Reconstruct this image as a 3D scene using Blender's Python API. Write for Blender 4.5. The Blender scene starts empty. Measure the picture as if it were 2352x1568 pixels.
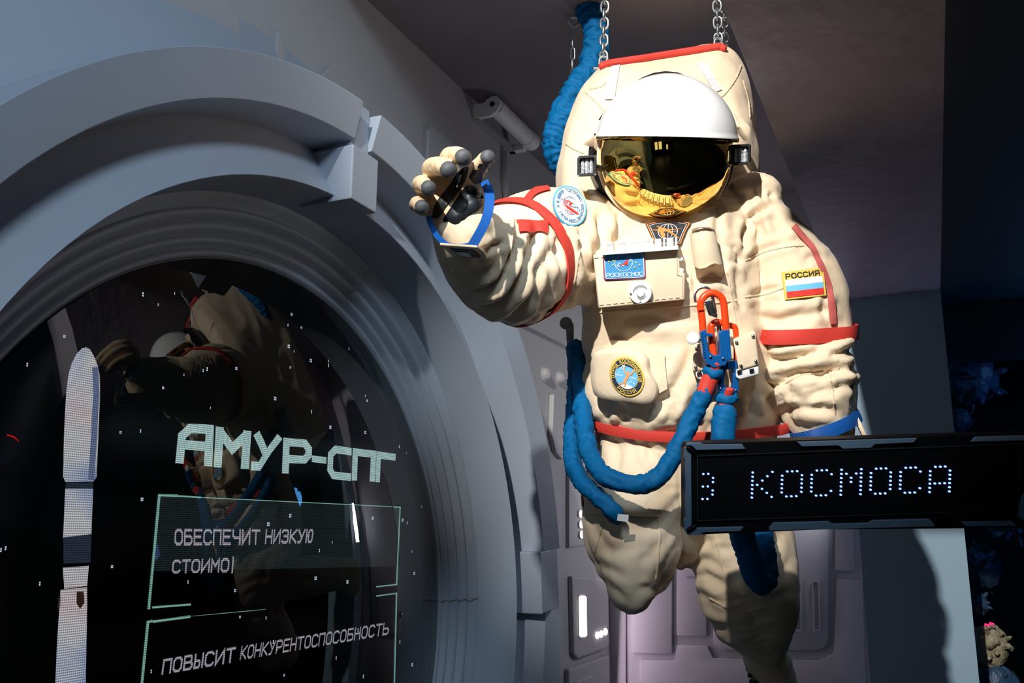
import bpy, math, random
import numpy as np
from mathutils import Vector, Matrix
from mathutils.bvhtree import BVHTree

# ------------------------------------------------------------------ camera, world, lights, exposure
SC = bpy.context.scene
COL = SC.collection
CAMZ = 1.65
FPX = 2100.0
PITCH = math.radians(11.860)
YAW = math.radians(24.414)
cam = bpy.data.cameras.new('camera')
cam.sensor_width = 36.0
cam.lens = 36.0 * FPX / 2352.0
cam.clip_start = 0.05
camo = bpy.data.objects.new('camera', cam)
COL.objects.link(camo)
camo.location = (0, 0, CAMZ)
camo.rotation_euler = (math.pi / 2 + PITCH, 0, YAW)
SC.camera = camo

SC.view_settings.view_transform = 'Standard'
SC.view_settings.look = 'None'
SC.view_settings.gamma = 1.0
SC.view_settings.use_curve_mapping = False
SC.view_settings.exposure = 0.0

world = bpy.data.worlds.new('world')
SC.world = world
world.use_nodes = True
bg = world.node_tree.nodes['Background']
bg.inputs[0].default_value = (0.17, 0.50, 1.0, 1)
bg.inputs[1].default_value = 0.040


def lamp(name, kind, loc, target, power, color, **kw):
    l = bpy.data.lights.new(name, kind)
    l.energy = power
    l.color = color
    for k, v in kw.items():
        setattr(l, k, v)
    o = bpy.data.objects.new(name, l)
    COL.objects.link(o)
    o.location = loc
    d = Vector(target) - Vector(loc)
    o.rotation_euler = d.to_track_quat('-Z', 'Y').to_euler()
    return o


# hard beam from high up behind the viewer, on the left
lamp('key_beam', 'SPOT', (-0.4, -0.9, CAMZ + 2.0), (-0.50, 2.3, CAMZ + 0.92), 800, (1.0, 0.955, 0.89),
     spot_size=math.radians(35), spot_blend=0.75, shadow_soft_size=0.035)
# soft hall spot on the round window
lamp('hall_light', 'SPOT', (0.8, -0.6, 3.95), (-1.3, 0.95, 2.15), 185, (0.70, 0.86, 1.0), spot_size=math.radians(64), spot_blend=0.6, shadow_soft_size=0.35)
# added dim blue fill that lifts the niche crystals, no fitting there
lamp('niche_fill', 'POINT', (0.75, 4.45, 2.35), (0.7, 4.8, 1.0), 3.0, (0.10, 0.42, 1.0), shadow_soft_size=0.1)
lamp('rock_fill', 'SPOT', (0.35, 4.25, 1.62), (0.52, 4.85, 1.16), 9.0, (1.0, 0.93, 0.8), spot_size=math.radians(26), spot_blend=0.6, shadow_soft_size=0.02)  # added warm spot standing in for sunlight on the beige rock
# added cool fill beside the pillar, brightens the side wall opposite
lamp('pillar_fill', 'AREA', (-0.31, 4.33, 1.95), (-1.5, 3.7, 2.1), 4.5, (0.90, 0.92, 1.0), shape='RECTANGLE', size=0.06, size_y=0.30)
# lilac light of the wall lights in the alcove
lamp('alcove_lamp', 'AREA', (-1.44, 4.33, 1.45), (0.0, 4.25, 1.35), 2.4, (1.0, 0.80, 0.95), shape='RECTANGLE', size=0.2, size_y=1.5)

# ------------------------------------------------------------------ camera frame helpers (authoring only)
ct, st, cp, sp = math.cos(YAW), math.sin(YAW), math.cos(PITCH), math.sin(PITCH)
RV = np.array([ct, st, 0.0])
FV = np.array([-st * cp, ct * cp, sp])
UV = np.array([st * sp, -ct * sp, cp])
CAM = np.array([0, 0, CAMZ])


def ray(px, py):
    return FV + RV * ((px - 1176) / FPX) + UV * ((784 - py) / FPX)


def at(px, py, Z):
    return CAM + ray(px, py) * Z


def on_x(px, py, X):
    d = ray(px, py)
    return CAM + d * (X / d[0])


def on_y(px, py, Y):
    d = ray(px, py)
    return CAM + d * (Y / d[1])


def to_px(p):
    v = np.asarray(p) - CAM
    z = v @ FV
    return 1176 + FPX * (v @ RV) / z, 784 - FPX * (v @ UV) / z, z


# ------------------------------------------------------------------ materials
MATS = {}


def mat(name, color, rough=0.6, metal=0.0, bump=0.0, bscale=40.0, var=0.0, vscale=6.0, spec=0.5, coat=0.0,
        emit=None, estr=0.0, weave=0.0, wscale=900.0, sheen=0.0):
    m = bpy.data.materials.new(name)
    m.use_nodes = True
    nt = m.node_tree
    b = nt.nodes['Principled BSDF']
    b.inputs['Base Color'].default_value = (*color, 1)
    b.inputs['Roughness'].default_value = rough
    b.inputs['Metallic'].default_value = metal
    b.inputs['Specular IOR Level'].default_value = spec
    b.inputs['Coat Weight'].default_value = coat
    b.inputs['Sheen Weight'].default_value = sheen
    if emit:
        b.inputs['Emission Color'].default_value = (*emit, 1)
        b.inputs['Emission Strength'].default_value = estr
    tc = nt.nodes.new('ShaderNodeTexCoord')
    if var > 0:
        n = nt.nodes.new('ShaderNodeTexNoise')
        n.inputs['Scale'].default_value = vscale
        n.inputs['Detail'].default_value = 5
        nt.links.new(tc.outputs['Object'], n.inputs['Vector'])
        mx = nt.nodes.new('ShaderNodeMix')
        mx.data_type = 'RGBA'
        mx.inputs[6].default_value = (*[c * (1 - var) for c in color], 1)
        mx.inputs[7].default_value = (*[min(1, c * (1 + var)) for c in color], 1)
        nt.links.new(n.outputs['Fac'], mx.inputs[0])
        nt.links.new(mx.outputs[2], b.inputs['Base Color'])
    last = None
    if bump > 0:
        n = nt.nodes.new('ShaderNodeTexNoise')
        n.inputs['Scale'].default_value = bscale
        n.inputs['Detail'].default_value = 4
        nt.links.new(tc.outputs['Object'], n.inputs['Vector'])
        bp = nt.nodes.new('ShaderNodeBump')
        bp.inputs['Strength'].default_value = bump
        bp.inputs['Distance'].default_value = 0.01
        nt.links.new(n.outputs['Fac'], bp.inputs['Height'])
        last = bp
    if weave > 0:
        n = nt.nodes.new('ShaderNodeTexWave')
        n.inputs['Scale'].default_value = wscale / 6.28
        n.bands_direction = 'DIAGONAL'
        nt.links.new(tc.outputs['Object'], n.inputs['Vector'])
        bp = nt.nodes.new('ShaderNodeBump')
        bp.inputs['Strength'].default_value = weave
        bp.inputs['Distance'].default_value = 0.002
        nt.links.new(n.outputs['Fac'], bp.inputs['Height'])
        if last:
            nt.links.new(last.outputs[0], bp.inputs['Normal'])
        last = bp
    if last:
        nt.links.new(last.outputs[0], b.inputs['Normal'])
    MATS[name] = m
    return m


def led_mat(name, color, strength, pitch=0.0045):
    """light-giving picture made of small diodes: a dot raster in the plane of the wall"""
    m = bpy.data.materials.new(name)
    m.use_nodes = True
    nt = m.node_tree
    nt.nodes.clear()
    out = nt.nodes.new('ShaderNodeOutputMaterial')
    em = nt.nodes.new('ShaderNodeEmission')
    em.inputs[0].default_value = (*color, 1)
    tc = nt.nodes.new('ShaderNodeTexCoord')
    sx = nt.nodes.new('ShaderNodeSeparateXYZ')
    nt.links.new(tc.outputs['Object'], sx.inputs[0])

    def wave(sock, lo):
        a = nt.nodes.new('ShaderNodeMath')
        a.operation = 'MULTIPLY'
        a.inputs[1].default_value = 2 * math.pi / pitch
        nt.links.new(sock, a.inputs[0])
        s = nt.nodes.new('ShaderNodeMath')
        s.operation = 'SINE'
        nt.links.new(a.outputs[0], s.inputs[0])
        r = nt.nodes.new('ShaderNodeMapRange')
        r.inputs[1].default_value = -1
        r.inputs[2].default_value = 1
        r.inputs[3].default_value = lo
        r.inputs[4].default_value = 1
        nt.links.new(s.outputs[0], r.inputs[0])
        return r.outputs[0]
    mu = nt.nodes.new('ShaderNodeMath')
    mu.operation = 'MULTIPLY'
    nt.links.new(wave(sx.outputs['Y'], 0.55), mu.inputs[0])
    nt.links.new(wave(sx.outputs['Z'], 0.35), mu.inputs[1])
    m2 = nt.nodes.new('ShaderNodeMath')
    m2.operation = 'MULTIPLY'
    m2.inputs[1].default_value = strength
    nt.links.new(mu.outputs[0], m2.inputs[0])
    nt.links.new(m2.outputs[0], em.inputs[1])
    nt.links.new(em.outputs[0], out.inputs[0])
    return m


M_wall = mat('grey_wall_paint', (0.46, 0.46, 0.48), 0.55, bump=0.04, bscale=160)
M_ring = mat('grey_ring_lacquer', (0.38, 0.44, 0.53), 0.5, bump=0.03, bscale=200)
M_back = mat('pale_panel_paint', (0.50, 0.48, 0.53), 0.45, bump=0.03, bscale=180)
M_pillar = mat('pillar_paint', (0.30, 0.45, 0.58), 0.6, bump=0.04, bscale=200)
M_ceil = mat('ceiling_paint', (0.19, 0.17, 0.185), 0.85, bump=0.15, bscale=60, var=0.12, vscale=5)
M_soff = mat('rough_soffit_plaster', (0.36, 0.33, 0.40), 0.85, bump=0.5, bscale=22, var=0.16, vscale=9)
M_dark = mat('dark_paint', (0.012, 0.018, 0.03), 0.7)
M_floor = mat('dark_floor', (0.06, 0.06, 0.07), 0.4, var=0.2)
M_suit = mat('beige_suit_cloth', (0.77, 0.625, 0.445), 0.72, bump=0.10, bscale=55, var=0.05, vscale=4, sheen=0.15)
# fine sharp creases in the cloth
nt = M_suit.node_tree
tc_ = [n for n in nt.nodes if n.type == 'TEX_COORD'][0]
mp_ = nt.nodes.new('ShaderNodeMapping')
mp_.inputs['Scale'].default_value = (1.0, 1.0, 1.5)
mp_.inputs['Rotation'].default_value = (0.3, 0.5, 0.2)
cr_ = nt.nodes.new('ShaderNodeTexNoise')
cr_.noise_type = 'RIDGED_MULTIFRACTAL'
cr_.inputs['Scale'].default_value = 7.0
cr_.inputs['Detail'].default_value = 1.5
cr_.inputs['Distortion'].default_value = 0.5
nt.links.new(tc_.outputs['Object'], mp_.inputs['Vector'])
nt.links.new(mp_.outputs[0], cr_.inputs['Vector'])
bp_ = nt.nodes.new('ShaderNodeBump')
bp_.inputs['Strength'].default_value = 0.55
bp_.inputs['Distance'].default_value = 0.012
bp_.invert = True
nt.links.new(cr_.outputs['Fac'], bp_.inputs['Height'])
old_ = [n for n in nt.nodes if n.type == 'BUMP' and n is not bp_][0]
nt.links.new(bp_.outputs[0], old_.inputs['Normal'])
M_seam = mat('beige_seam_thread', (0.66, 0.52, 0.35), 0.8)
M_glove = mat('tan_glove_cloth', (0.70, 0.53, 0.34), 0.75, bump=0.15, bscale=160, var=0.12, vscale=30)
M_pad = mat('grey_rubber_grip', (0.085, 0.09, 0.10), 0.5, bump=0.25, bscale=700)
M_palm = mat('black_grip_leather', (0.008, 0.011, 0.014), 0.42)
M_red = mat('red_webbing', (0.66, 0.045, 0.03), 0.65, weave=0.3, wscale=1500)
M_pink = mat('faded_red_webbing', (0.75, 0.16, 0.14), 0.7, weave=0.6, wscale=1500)
M_blue = mat('blue_hose_cloth', (0.001, 0.11, 0.29), 0.65, spec=0.15, bump=0.15, bscale=70, var=0.10, vscale=25)
M_bluew = mat('blue_webbing', (0.005, 0.11, 0.46), 0.55, weave=0.6, wscale=1800)
M_bluep = mat('blue_lacquer', (0.003, 0.085, 0.29), 0.3, coat=0.3)
M_redp = mat('orange_red_lacquer', (0.82, 0.06, 0.01), 0.28, coat=0.4)
M_steel = mat('bright_steel', (0.62, 0.64, 0.66), 0.25, 1.0)
M_chain = mat('galvanised_steel', (0.50, 0.55, 0.58), 0.32, 1.0)
M_gold = mat('gold_mirror_film', (0.95, 0.62, 0.16), 0.035, 1.0)
M_shell = mat('white_gloss_shell', (0.86, 0.88, 0.90), 0.22, coat=0.3)
M_white = mat('white_plastic', (0.82, 0.82, 0.81), 0.35)
M_grey = mat('grey_plastic', (0.33, 0.34, 0.35), 0.45)
M_black = mat('black_plastic', (0.012, 0.013, 0.014), 0.4)
M_lens = mat('lamp_reflector', (0.75, 0.78, 0.80), 0.18, 0.6, bump=0.4, bscale=120)
M_velcro = mat('white_hook_tape', (0.78, 0.78, 0.79), 0.85, bump=0.6, bscale=400)
M_signb = mat('black_sign_face', (0.0025, 0.003, 0.004), 0.5, spec=0.15)
M_signm = mat('blue_grey_sign_bracket', (0.12, 0.20, 0.29), 0.42, 0.2, bump=0.1, bscale=300)
M_signl = mat('dark_bezel', (0.02, 0.03, 0.035), 0.3)
M_led = mat('blue_white_diode', (0.1, 0.2, 1), 0.4, emit=(0.20, 0.33, 1.0), estr=2.8)
M_rock = mat('dark_blue_crystal', (0.04, 0.09, 0.17), 0.35, bump=0.6, bscale=60, var=0.5, vscale=20)
M_rockb = mat('beige_crystal', (0.42, 0.37, 0.24), 0.4, bump=0.8, bscale=50, var=0.4, vscale=18)
M_light = mat('warm_white_diffuser', (0.9, 0.9, 0.9), 0.5, emit=(1.0, 0.86, 0.84), estr=5.0)
M_neon = mat('blue_tube', (0.02, 0.04, 0.2), 0.4, emit=(0.02, 0.08, 0.6), estr=0.35)
M_spark = mat('red_glimmer', (0.2, 0.01, 0.05), 0.4, emit=(1.0, 0.03, 0.25), estr=0.9)
M_day = mat('daylight_pane', (0.8, 0.85, 0.9), 0.5, emit=(0.85, 0.93, 1.0), estr=0.9)


# embroidery colours
def thread(name, c):
    return mat(name + '_thread', c, 0.75, bump=0.25, bscale=700)


T_white = thread('white', (0.86, 0.86, 0.86))
T_yellow = thread('yellow', (0.80, 0.55, 0.10))
T_navy = thread('navy', (0.012, 0.025, 0.06))
T_blue = thread('sky_blue', (0.02, 0.25, 0.60))
T_cyan = thread('pale_blue', (0.15, 0.50, 0.80))
T_red = thread('red', (0.70, 0.03, 0.02))
T_orange = thread('orange', (0.90, 0.25, 0.05))
T_black = thread('black', (0.02, 0.022, 0.026))
T_skin = thread('apricot', (0.80, 0.36, 0.14))
T_steel = thread('steel_blue', (0.10, 0.24, 0.40))
T_maroon = thread('maroon', (0.28, 0.03, 0.10))


# ------------------------------------------------------------------ mesh helpers
class MB:
    def __init__(s):
        s.v = []
        s.f = []

    def add(s, vs, fs):
        o = len(s.v)
        s.v += [tuple(float(c) for c in v) for v in vs]
        s.f += [tuple(i + o for i in f) for f in fs]
        return s

    def hexa(s, p):  # 8 corners: 0-3 front loop, 4-7 back loop
        return s.add(p, [(0, 1, 2, 3), (7, 6, 5, 4), (0, 4, 5, 1), (1, 5, 6, 2), (2, 6, 7, 3), (3, 7, 4, 0)])

    def box(s, c, d, M=None):
        x, y, z = [k / 2 for k in d]
        p = [(-x, -y, -z), (x, -y, -z), (x, -y, z), (-x, -y, z), (-x, y, -z), (x, y, -z), (x, y, z), (-x, y, z)]
        c = np.asarray(c, float)
        if M is not None:
            p = [np.asarray(M) @ np.asarray(q) for q in p]
        return s.hexa([c + np.asarray(q) for q in p])

    def prism(s, poly, off):
        """polygon of 3-D points extruded by vector off"""
        n = len(poly)
        poly = [np.asarray(p, float) for p in poly]
        off = np.asarray(off, float)
        return s.add(poly + [p + off for p in poly],
                     [tuple(range(n)), tuple(range(2 * n - 1, n - 1, -1))] + [(i, i + n, (i + 1) % n + n, (i + 1) % n) for i in range(n)])

    def poly(s, pts):
        return s.add(pts, [tuple(range(len(pts)))])

    def rings(s, R, closed_u=True, cap=True, closed_v=False):
        n = len(R[0])
        vs = [p for r in R for p in r]
        fs = []
        m = len(R)
        for i in range(m if closed_v else m - 1):
            j = (i + 1) % m
            for k in range(n if closed_u else n - 1):
                l = (k + 1) % n
                fs.append((i * n + k, i * n + l, j * n + l, j * n + k))
        if cap and not closed_v:
            fs.append(tuple(range(n - 1, -1, -1)))
            fs.append(tuple(range((m - 1) * n, m * n)))
        return s.add(vs, fs)

    def tube(s, path, rad, n=14, ref=None, cap=True, roundcap=True, closed=False):
        P = np.array(path, float)
        m = len(P)
        rad = [rad] * m if np.isscalar(rad) or isinstance(rad, tuple) else list(rad)
        T = np.zeros_like(P)
        if closed:
            T = np.roll(P, -1, 0) - np.roll(P, 1, 0)
        else:
            T[1:-1] = P[2:] - P[:-2]
            T[0] = P[1] - P[0]
            T[-1] = P[-1] - P[-2]
        T /= np.linalg.norm(T, axis=1)[:, None] + 1e-12
        if ref is None:
            r0 = np.array([0, 0, 1.0]) if abs(T[0][2]) < 0.9 else np.array([1.0, 0, 0])
        else:
            r0 = np.asarray(ref, float)
        R = []
        b = r0
        for i in range(m):
            if ref is not None:
                b = np.asarray(ref, float)
            b = b - (b @ T[i]) * T[i]
            b = b / (np.linalg.norm(b) + 1e-9)
            a = np.cross(T[i], b)
            ra, rb = rad[i] if isinstance(rad[i], (tuple, list, np.ndarray)) else (rad[i], rad[i])
            R.append((P[i], T[i], a, b, ra, rb))
        ang = np.linspace(0, 2 * math.pi, n, endpoint=False)

        def ring(q, k=1.0, sh=0.0):
            c, t, a, b, ra, rb = q
            return [c + t * sh + (a * math.cos(x) * ra + b * math.sin(x) * rb) * k for x in ang]
        L = []
        if cap and roundcap and not closed:
            q = R[0]
            rm = min(q[4], q[5])
            for e in (0.15, 0.45, 0.75):
                L.append(ring(q, math.sin(e * math.pi / 2), -rm * math.cos(e * math.pi / 2)))
        L += [ring(q) for q in R]
        if cap and roundcap and not closed:
            q = R[-1]
            rm = min(q[4], q[5])
            for e in (0.75, 0.45, 0.15):
                L.append(ring(q, math.sin(e * math.pi / 2), rm * math.cos(e * math.pi / 2)))
        return s.rings(L, True, cap, closed)

    def lathe(s, prof, c, axis, n=48, a0=0.0, a1=2 * math.pi, cap=False):
        """prof: (r, h) along axis; full or partial turn"""
        ax = Vector(axis).normalized()
        e1 = ax.orthogonal().normalized()
        e2 = ax.cross(e1)
        c = Vector(c)
        full = abs(a1 - a0 - 2 * math.pi) < 1e-6
        A = np.linspace(a0, a1, n, endpoint=not full)
        R = [[c + ax * h + (e1 * math.cos(x) + e2 * math.sin(x)) * r for x in A] for r, h in prof]
        return s.rings(R, full, False)

    def sphere(s, c, r, n=20, m=12, M=None):
        c = np.asarray(c, float)
        r = np.ones(3) * np.asarray(r, float)
        R = []
        for i in range(m + 1):
            th = 0.02 + (math.pi - 0.04) * i / m
            row = []
            for k in range(n):
                ph = 2 * math.pi * k / n
                p = np.array([math.sin(th) * math.cos(ph), math.sin(th) * math.sin(ph), math.cos(th)]) * r
                if M is not None:
                    p = M @ p
                row.append(c + p)
            R.append(row)
        return s.rings(R)


def mesh_obj(name, vs, fs, m, parent=None, smooth=False, bevel=0.0, angle=35):
    me = bpy.data.meshes.new(name)
    me.from_pydata([tuple(v) for v in vs], [], [tuple(f) for f in fs])
    me.validate()
    import bmesh
    bm = bmesh.new()
    bm.from_mesh(me)
    bmesh.ops.recalc_face_normals(bm, faces=bm.faces)
    if bevel > 0:
        bmesh.ops.remove_doubles(bm, verts=bm.verts, dist=1e-5)
        es = [e for e in bm.edges if len(e.link_faces) == 2 and e.calc_face_angle(0) > math.radians(30)]
        bmesh.ops.bevel(bm, geom=es, offset=bevel, segments=2, affect='EDGES', profile=0.6, clamp_overlap=True)
    bm.to_mesh(me)
    bm.free()
    me.materials.append(m)
    if smooth:
        me.shade_smooth()
        if angle < 180:
            me.set_sharp_from_angle(angle=math.radians(angle))
    o = bpy.data.objects.new(name, me)
    COL.objects.link(o)
    if parent is not None:
        o.parent = parent
        if parent.parent is None:
            o.matrix_parent_inverse = Matrix.Translation(parent.location).inverted()
    return o


def build(mb, name, m, parent=None, smooth=True, bevel=0.0, angle=35):
    return mesh_obj(name, mb.v, mb.f, m, parent, smooth, bevel, angle)


def tag(o, label, cat, group=None):
    o['label'] = label
    o['category'] = cat
    if group:
        o['group'] = group
    return o


def thing(name, label, cat, loc=(0, 0, 0), group=None):
    o = bpy.data.objects.new(name, None)
    o.empty_display_size = 0.1
    COL.objects.link(o)
    o.location = tuple(loc)
    return tag(o, label, cat, group)


def struct(o):
    o['kind'] = 'structure'
    return o


def spline(pts, n=8):
    """Catmull-Rom through rows of any width"""
    P = np.array(pts, float)
    P = np.vstack([2 * P[0] - P[1], P, 2 * P[-1] - P[-2]])
    out = []
    for i in range(1, len(P) - 2):
        p0, p1, p2, p3 = P[i - 1:i + 3]
        for t in np.linspace(0, 1, n, endpoint=False):
            out.append(0.5 * (2 * p1 + (p2 - p0) * t + (2 * p0 - 5 * p1 + 4 * p2 - p3) * t ** 2 + (3 * p1 - p0 - 3 * p2 + p3) * t ** 3))
    out.append(P[-2])
    return np.array(out)


_rs = np.random.RandomState(7)
_G = _rs.normal(size=(4096, 3))
_G /= np.linalg.norm(_G, axis=1)[:, None]


def noise3(P):
    P = np.asarray(P, float)
    I = np.floor(P).astype(np.int64)
    F = P - I
    w = F * F * F * (F * (F * 6 - 15) + 10)
    tot = np.zeros(len(P))
    for dx in (0, 1):
        for dy in (0, 1):
            for dz in (0, 1):
                h = ((I[:, 0] + dx) * 73856093 ^ (I[:, 1] + dy) * 19349663 ^ (I[:, 2] + dz) * 83492791) & 4095
                g = _G[h]
                d = F - np.array([dx, dy, dz])
                wt = (w[:, 0] if dx else 1 - w[:, 0]) * (w[:, 1] if dy else 1 - w[:, 1]) * (w[:, 2] if dz else 1 - w[:, 2])
                tot += wt * (g * d).sum(1)
    return tot


def fuse(mbs, voxel, iters=6):
    """join closed shapes into one continuous skin -> (verts, faces)"""
    mb = MB()
    for q in mbs:
        mb.add(q.v, q.f)
    me = bpy.data.meshes.new('tmp')
    me.from_pydata(mb.v, [], mb.f)
    import bmesh
    bm = bmesh.new()
    bm.from_mesh(me)
    bmesh.ops.recalc_face_normals(bm, faces=bm.faces)
    bm.to_mesh(me)
    bm.free()
    o = bpy.data.objects.new('tmp', me)
    COL.objects.link(o)
    r = o.modifiers.new('r', 'REMESH')
    r.mode = 'VOXEL'
    r.voxel_size = voxel
    s = o.modifiers.new('s', 'SMOOTH')
    s.iterations = iters
    s.factor = 0.5
    dg = bpy.context.evaluated_depsgraph_get()
    dg.update()
    e = o.evaluated_get(dg)
    m2 = e.to_mesh()
    V = np.empty(len(m2.vertices) * 3)
    m2.vertices.foreach_get('co', V)
    V = V.reshape(-1, 3)
    N = np.empty(len(m2.vertices) * 3)
    m2.vertices.foreach_get('normal', N)
    N = N.reshape(-1, 3)
    Fs = [tuple(p.vertices) for p in m2.polygons]
    e.to_mesh_clear()
    bpy.data.objects.remove(o)
    bpy.data.meshes.remove(me)
    return V, N, Fs

# ================================================================== SETTING
D = 1.5                    # distance of the left wall
XW = -D
YB = 4.47                  # back wall
ZC = CAMZ + 1.656          # high ceiling
YP = 4.20                  # front of the pillar
ZS = CAMZ + 1.083 * YP / YB   # soffit of the low beam
PC = np.array([XW, 1.2 * D, CAMZ - 0.158 * D])   # centre of the round window
XP0, XP1 = -0.295, 0.105    # pillar and beam

# left wall: plate with a round hole
mb = MB()
NW = 96
Y0, Y1, Z0, Z1 = -1.4, YB, 0.0, ZC
inner, outer = [], []
for k in range(NW):
    a = 2 * math.pi * (k + 0.5) / NW
    c, s_ = math.cos(a), math.sin(a)
    r = 1.02 * D * 0.86
    inner.append((XW, PC[1] + r * c, PC[2] + r * s_))
    tt = min(((Y1 if c > 0 else Y0) - PC[1]) / c if abs(c) > 1e-9 else 1e9, ((Z1 if s_ > 0 else Z0) - PC[2]) / s_ if abs(s_) > 1e-9 else 1e9)
    outer.append((XW, PC[1] + tt * c, PC[2] + tt * s_))
back_o = [(x - 0.12, y, z) for x, y, z in outer]
mb.rings([inner, outer, back_o], True, False)
for (yy, zz, i) in ((Y1, Z1, 0), (Y0, Z1, 0), (Y0, Z0, 0), (Y1, Z0, 0)):
    k = min(range(NW), key=lambda q: 0 if False else 1e9)
corner = [(XW, Y1, Z1), (XW, Y0, Z1), (XW, Y0, Z0), (XW, Y1, Z0)]
for cy, cz in ((Y1, Z1), (Y0, Z1), (Y0, Z0), (Y1, Z0)):
    ang = math.atan2(cz - PC[2], cy - PC[1]) % (2 * math.pi)
    k = int(ang / (2 * math.pi) * NW - 0.5) % NW
    mb.poly([outer[k], (XW, cy, cz), outer[(k + 1) % NW]])
wl = struct(build(mb, 'wall_left', M_wall, smooth=False))

EX = np.array([0, 1.0, 0])
EZ = np.array([0, 0, 1.0])


def wall_prof(prof, a0=None, a1=None, n=128):
    """ring profile in units of D around the window centre, (radius, height above the wall)"""
    A = np.linspace(0, 2 * math.pi, n, endpoint=False) if a0 is None else np.linspace(a0, a1, n)
    return [[PC + np.array([h * D, 0, 0]) + (EX * math.cos(x) + EZ * math.sin(x)) * r * D for x in A] for r, h in prof]


def bead(r0, h0, r1, h1, k, n=6):
    """rounded bead between two profile points"""
    out = []
    for i in range(n + 1):
        t = i / n
        b = math.sin(math.pi * t) * k
        out.append((r0 + (r1 - r0) * t, h0 + (h1 - h0) * t + b))
    return out


mb = MB()
prof = [(0.585, -0.02), (0.592, -0.004), (0.597, 0.004)] + bead(0.598, 0.004, 0.612, 0.008, 0.006) + [(0.614, 0.006)] + bead(0.615, 0.006, 0.630, 0.018, 0.007) \
    + [(0.632, 0.016)] + bead(0.633, 0.016, 0.650, 0.030, 0.007) + [(0.652, 0.028)] + bead(0.653, 0.028, 0.668, 0.044, 0.006) + [(0.670, 0.041), (0.682, 0.050), (0.686, 0.055), (0.692, 0.057)]
mb.rings(wall_prof(prof), True, False)
struct(build(mb, 'trim_1', M_ring, smooth=True, angle=50))
# joint in the moulding
mb = MB()
prof = [(0.692, 0.050), (0.7005, 0.147), (0.7015, 0.1485), (0.790, 0.096), (0.868, 0.090), (0.870, 0.086), (0.88, 0.084), (0.94, 0.035), (0.985, 0.008), (1.02, 0.0)]
mb.rings(wall_prof(prof), True, False)
struct(build(mb, 'trim_2', M_ring, smooth=True, angle=28))
BL = [math.radians(x) for x in (89.3, 3.7, -86.0, 176.0)]
GAP = {89.3: 1.85, 3.7: 4.6}
HGS = {b: math.radians(GAP.get(round(math.degrees(b), 1), 2.5)) for b in BL}
order = sorted([(b % (2 * math.pi), HGS[b]) for b in BL])
for i in range(4):
    a0 = order[i][0] + order[i][1]
    a1 = (order[(i + 1) % 4][0] + (2 * math.pi if i == 3 else 0)) - order[(i + 1) % 4][1]
    mb = MB()
    prof = [(0.790, 0.07), (0.8000, 0.174), (0.8012, 0.1755), (0.863, 0.1905), (0.8645, 0.190), (0.868, 0.07)]
    R = wall_prof(prof, a0, a1, 48)
    mb.rings(R, False, False)
    mb.poly([r[0] for r in R])
    mb.poly([r[-1] for r in R])
    struct(build(mb, 'trim_%d' % (3 + i), M_ring, smooth=True, angle=28))
for i, b in enumerate(BL):
    mb = MB()
    er = EX * math.cos(b) + EZ * math.sin(b)
    et = -EX * math.sin(b) + EZ * math.cos(b)
    ex = np.array([1.0, 0, 0])

    def q(r, t, h):
        return PC + er * r * D + et * t * D + ex * h * D
    w1, r0, r1, w2 = (0.068, 0.764, 0.868, 0.056) if i == 1 else (0.038, 0.690, 0.785, 0.027)
    mb.hexa([q(r0, -w1, 0.080), q(r0, w1, 0.080), q(r0, w1, 0.182), q(r0, -w1, 0.182),
             q(r1, -w1, 0.080), q(r1, w1, 0.080), q(r1, w1, 0.182), q(r1, -w1, 0.182)])
    mb.hexa([q(r1, -w2, 0.06), q(r1, w2, 0.06), q(r1, w2, 0.168), q(r1, -w2, 0.168),
             q(r1 + 0.012 if i == 1 else 0.875, -w2, 0.05), q(r1 + 0.012 if i == 1 else 0.875, w2, 0.05), q(r1 + 0.012 if i == 1 else 0.875, w2, 0.168), q(r1 + 0.012 if i == 1 else 0.875, -w2, 0.168)])
    struct(build(mb, 'trim_%d' % (7 + i), M_ring, smooth=False, bevel=0.004))

# joints between the cast sections
for i, (a_, pr) in enumerate(((math.radians(71.5), [(0.598, 0.008), (0.614, 0.0125), (0.630, 0.024), (0.650, 0.037), (0.668, 0.051), (0.6915, 0.058)]),
                              (math.radians(1.5), [(0.7015, 0.1487), (0.790, 0.0962)]), (math.radians(1.5), [(0.598, 0.008), (0.614, 0.0125), (0.630, 0.024), (0.650, 0.037), (0.668, 0.051), (0.6915, 0.058)]))):
    R = wall_prof(pr, a_ - 0.0012, a_ + 0.0012, 2)
    mb = MB().rings(R, False, False)
    mb.rings([[p + np.array([0.003, 0, 0]) for p in r] for r in R], False, False)
    struct(build(mb, 'trim_%d' % (40 + i), M_grey, smooth=False))

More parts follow.
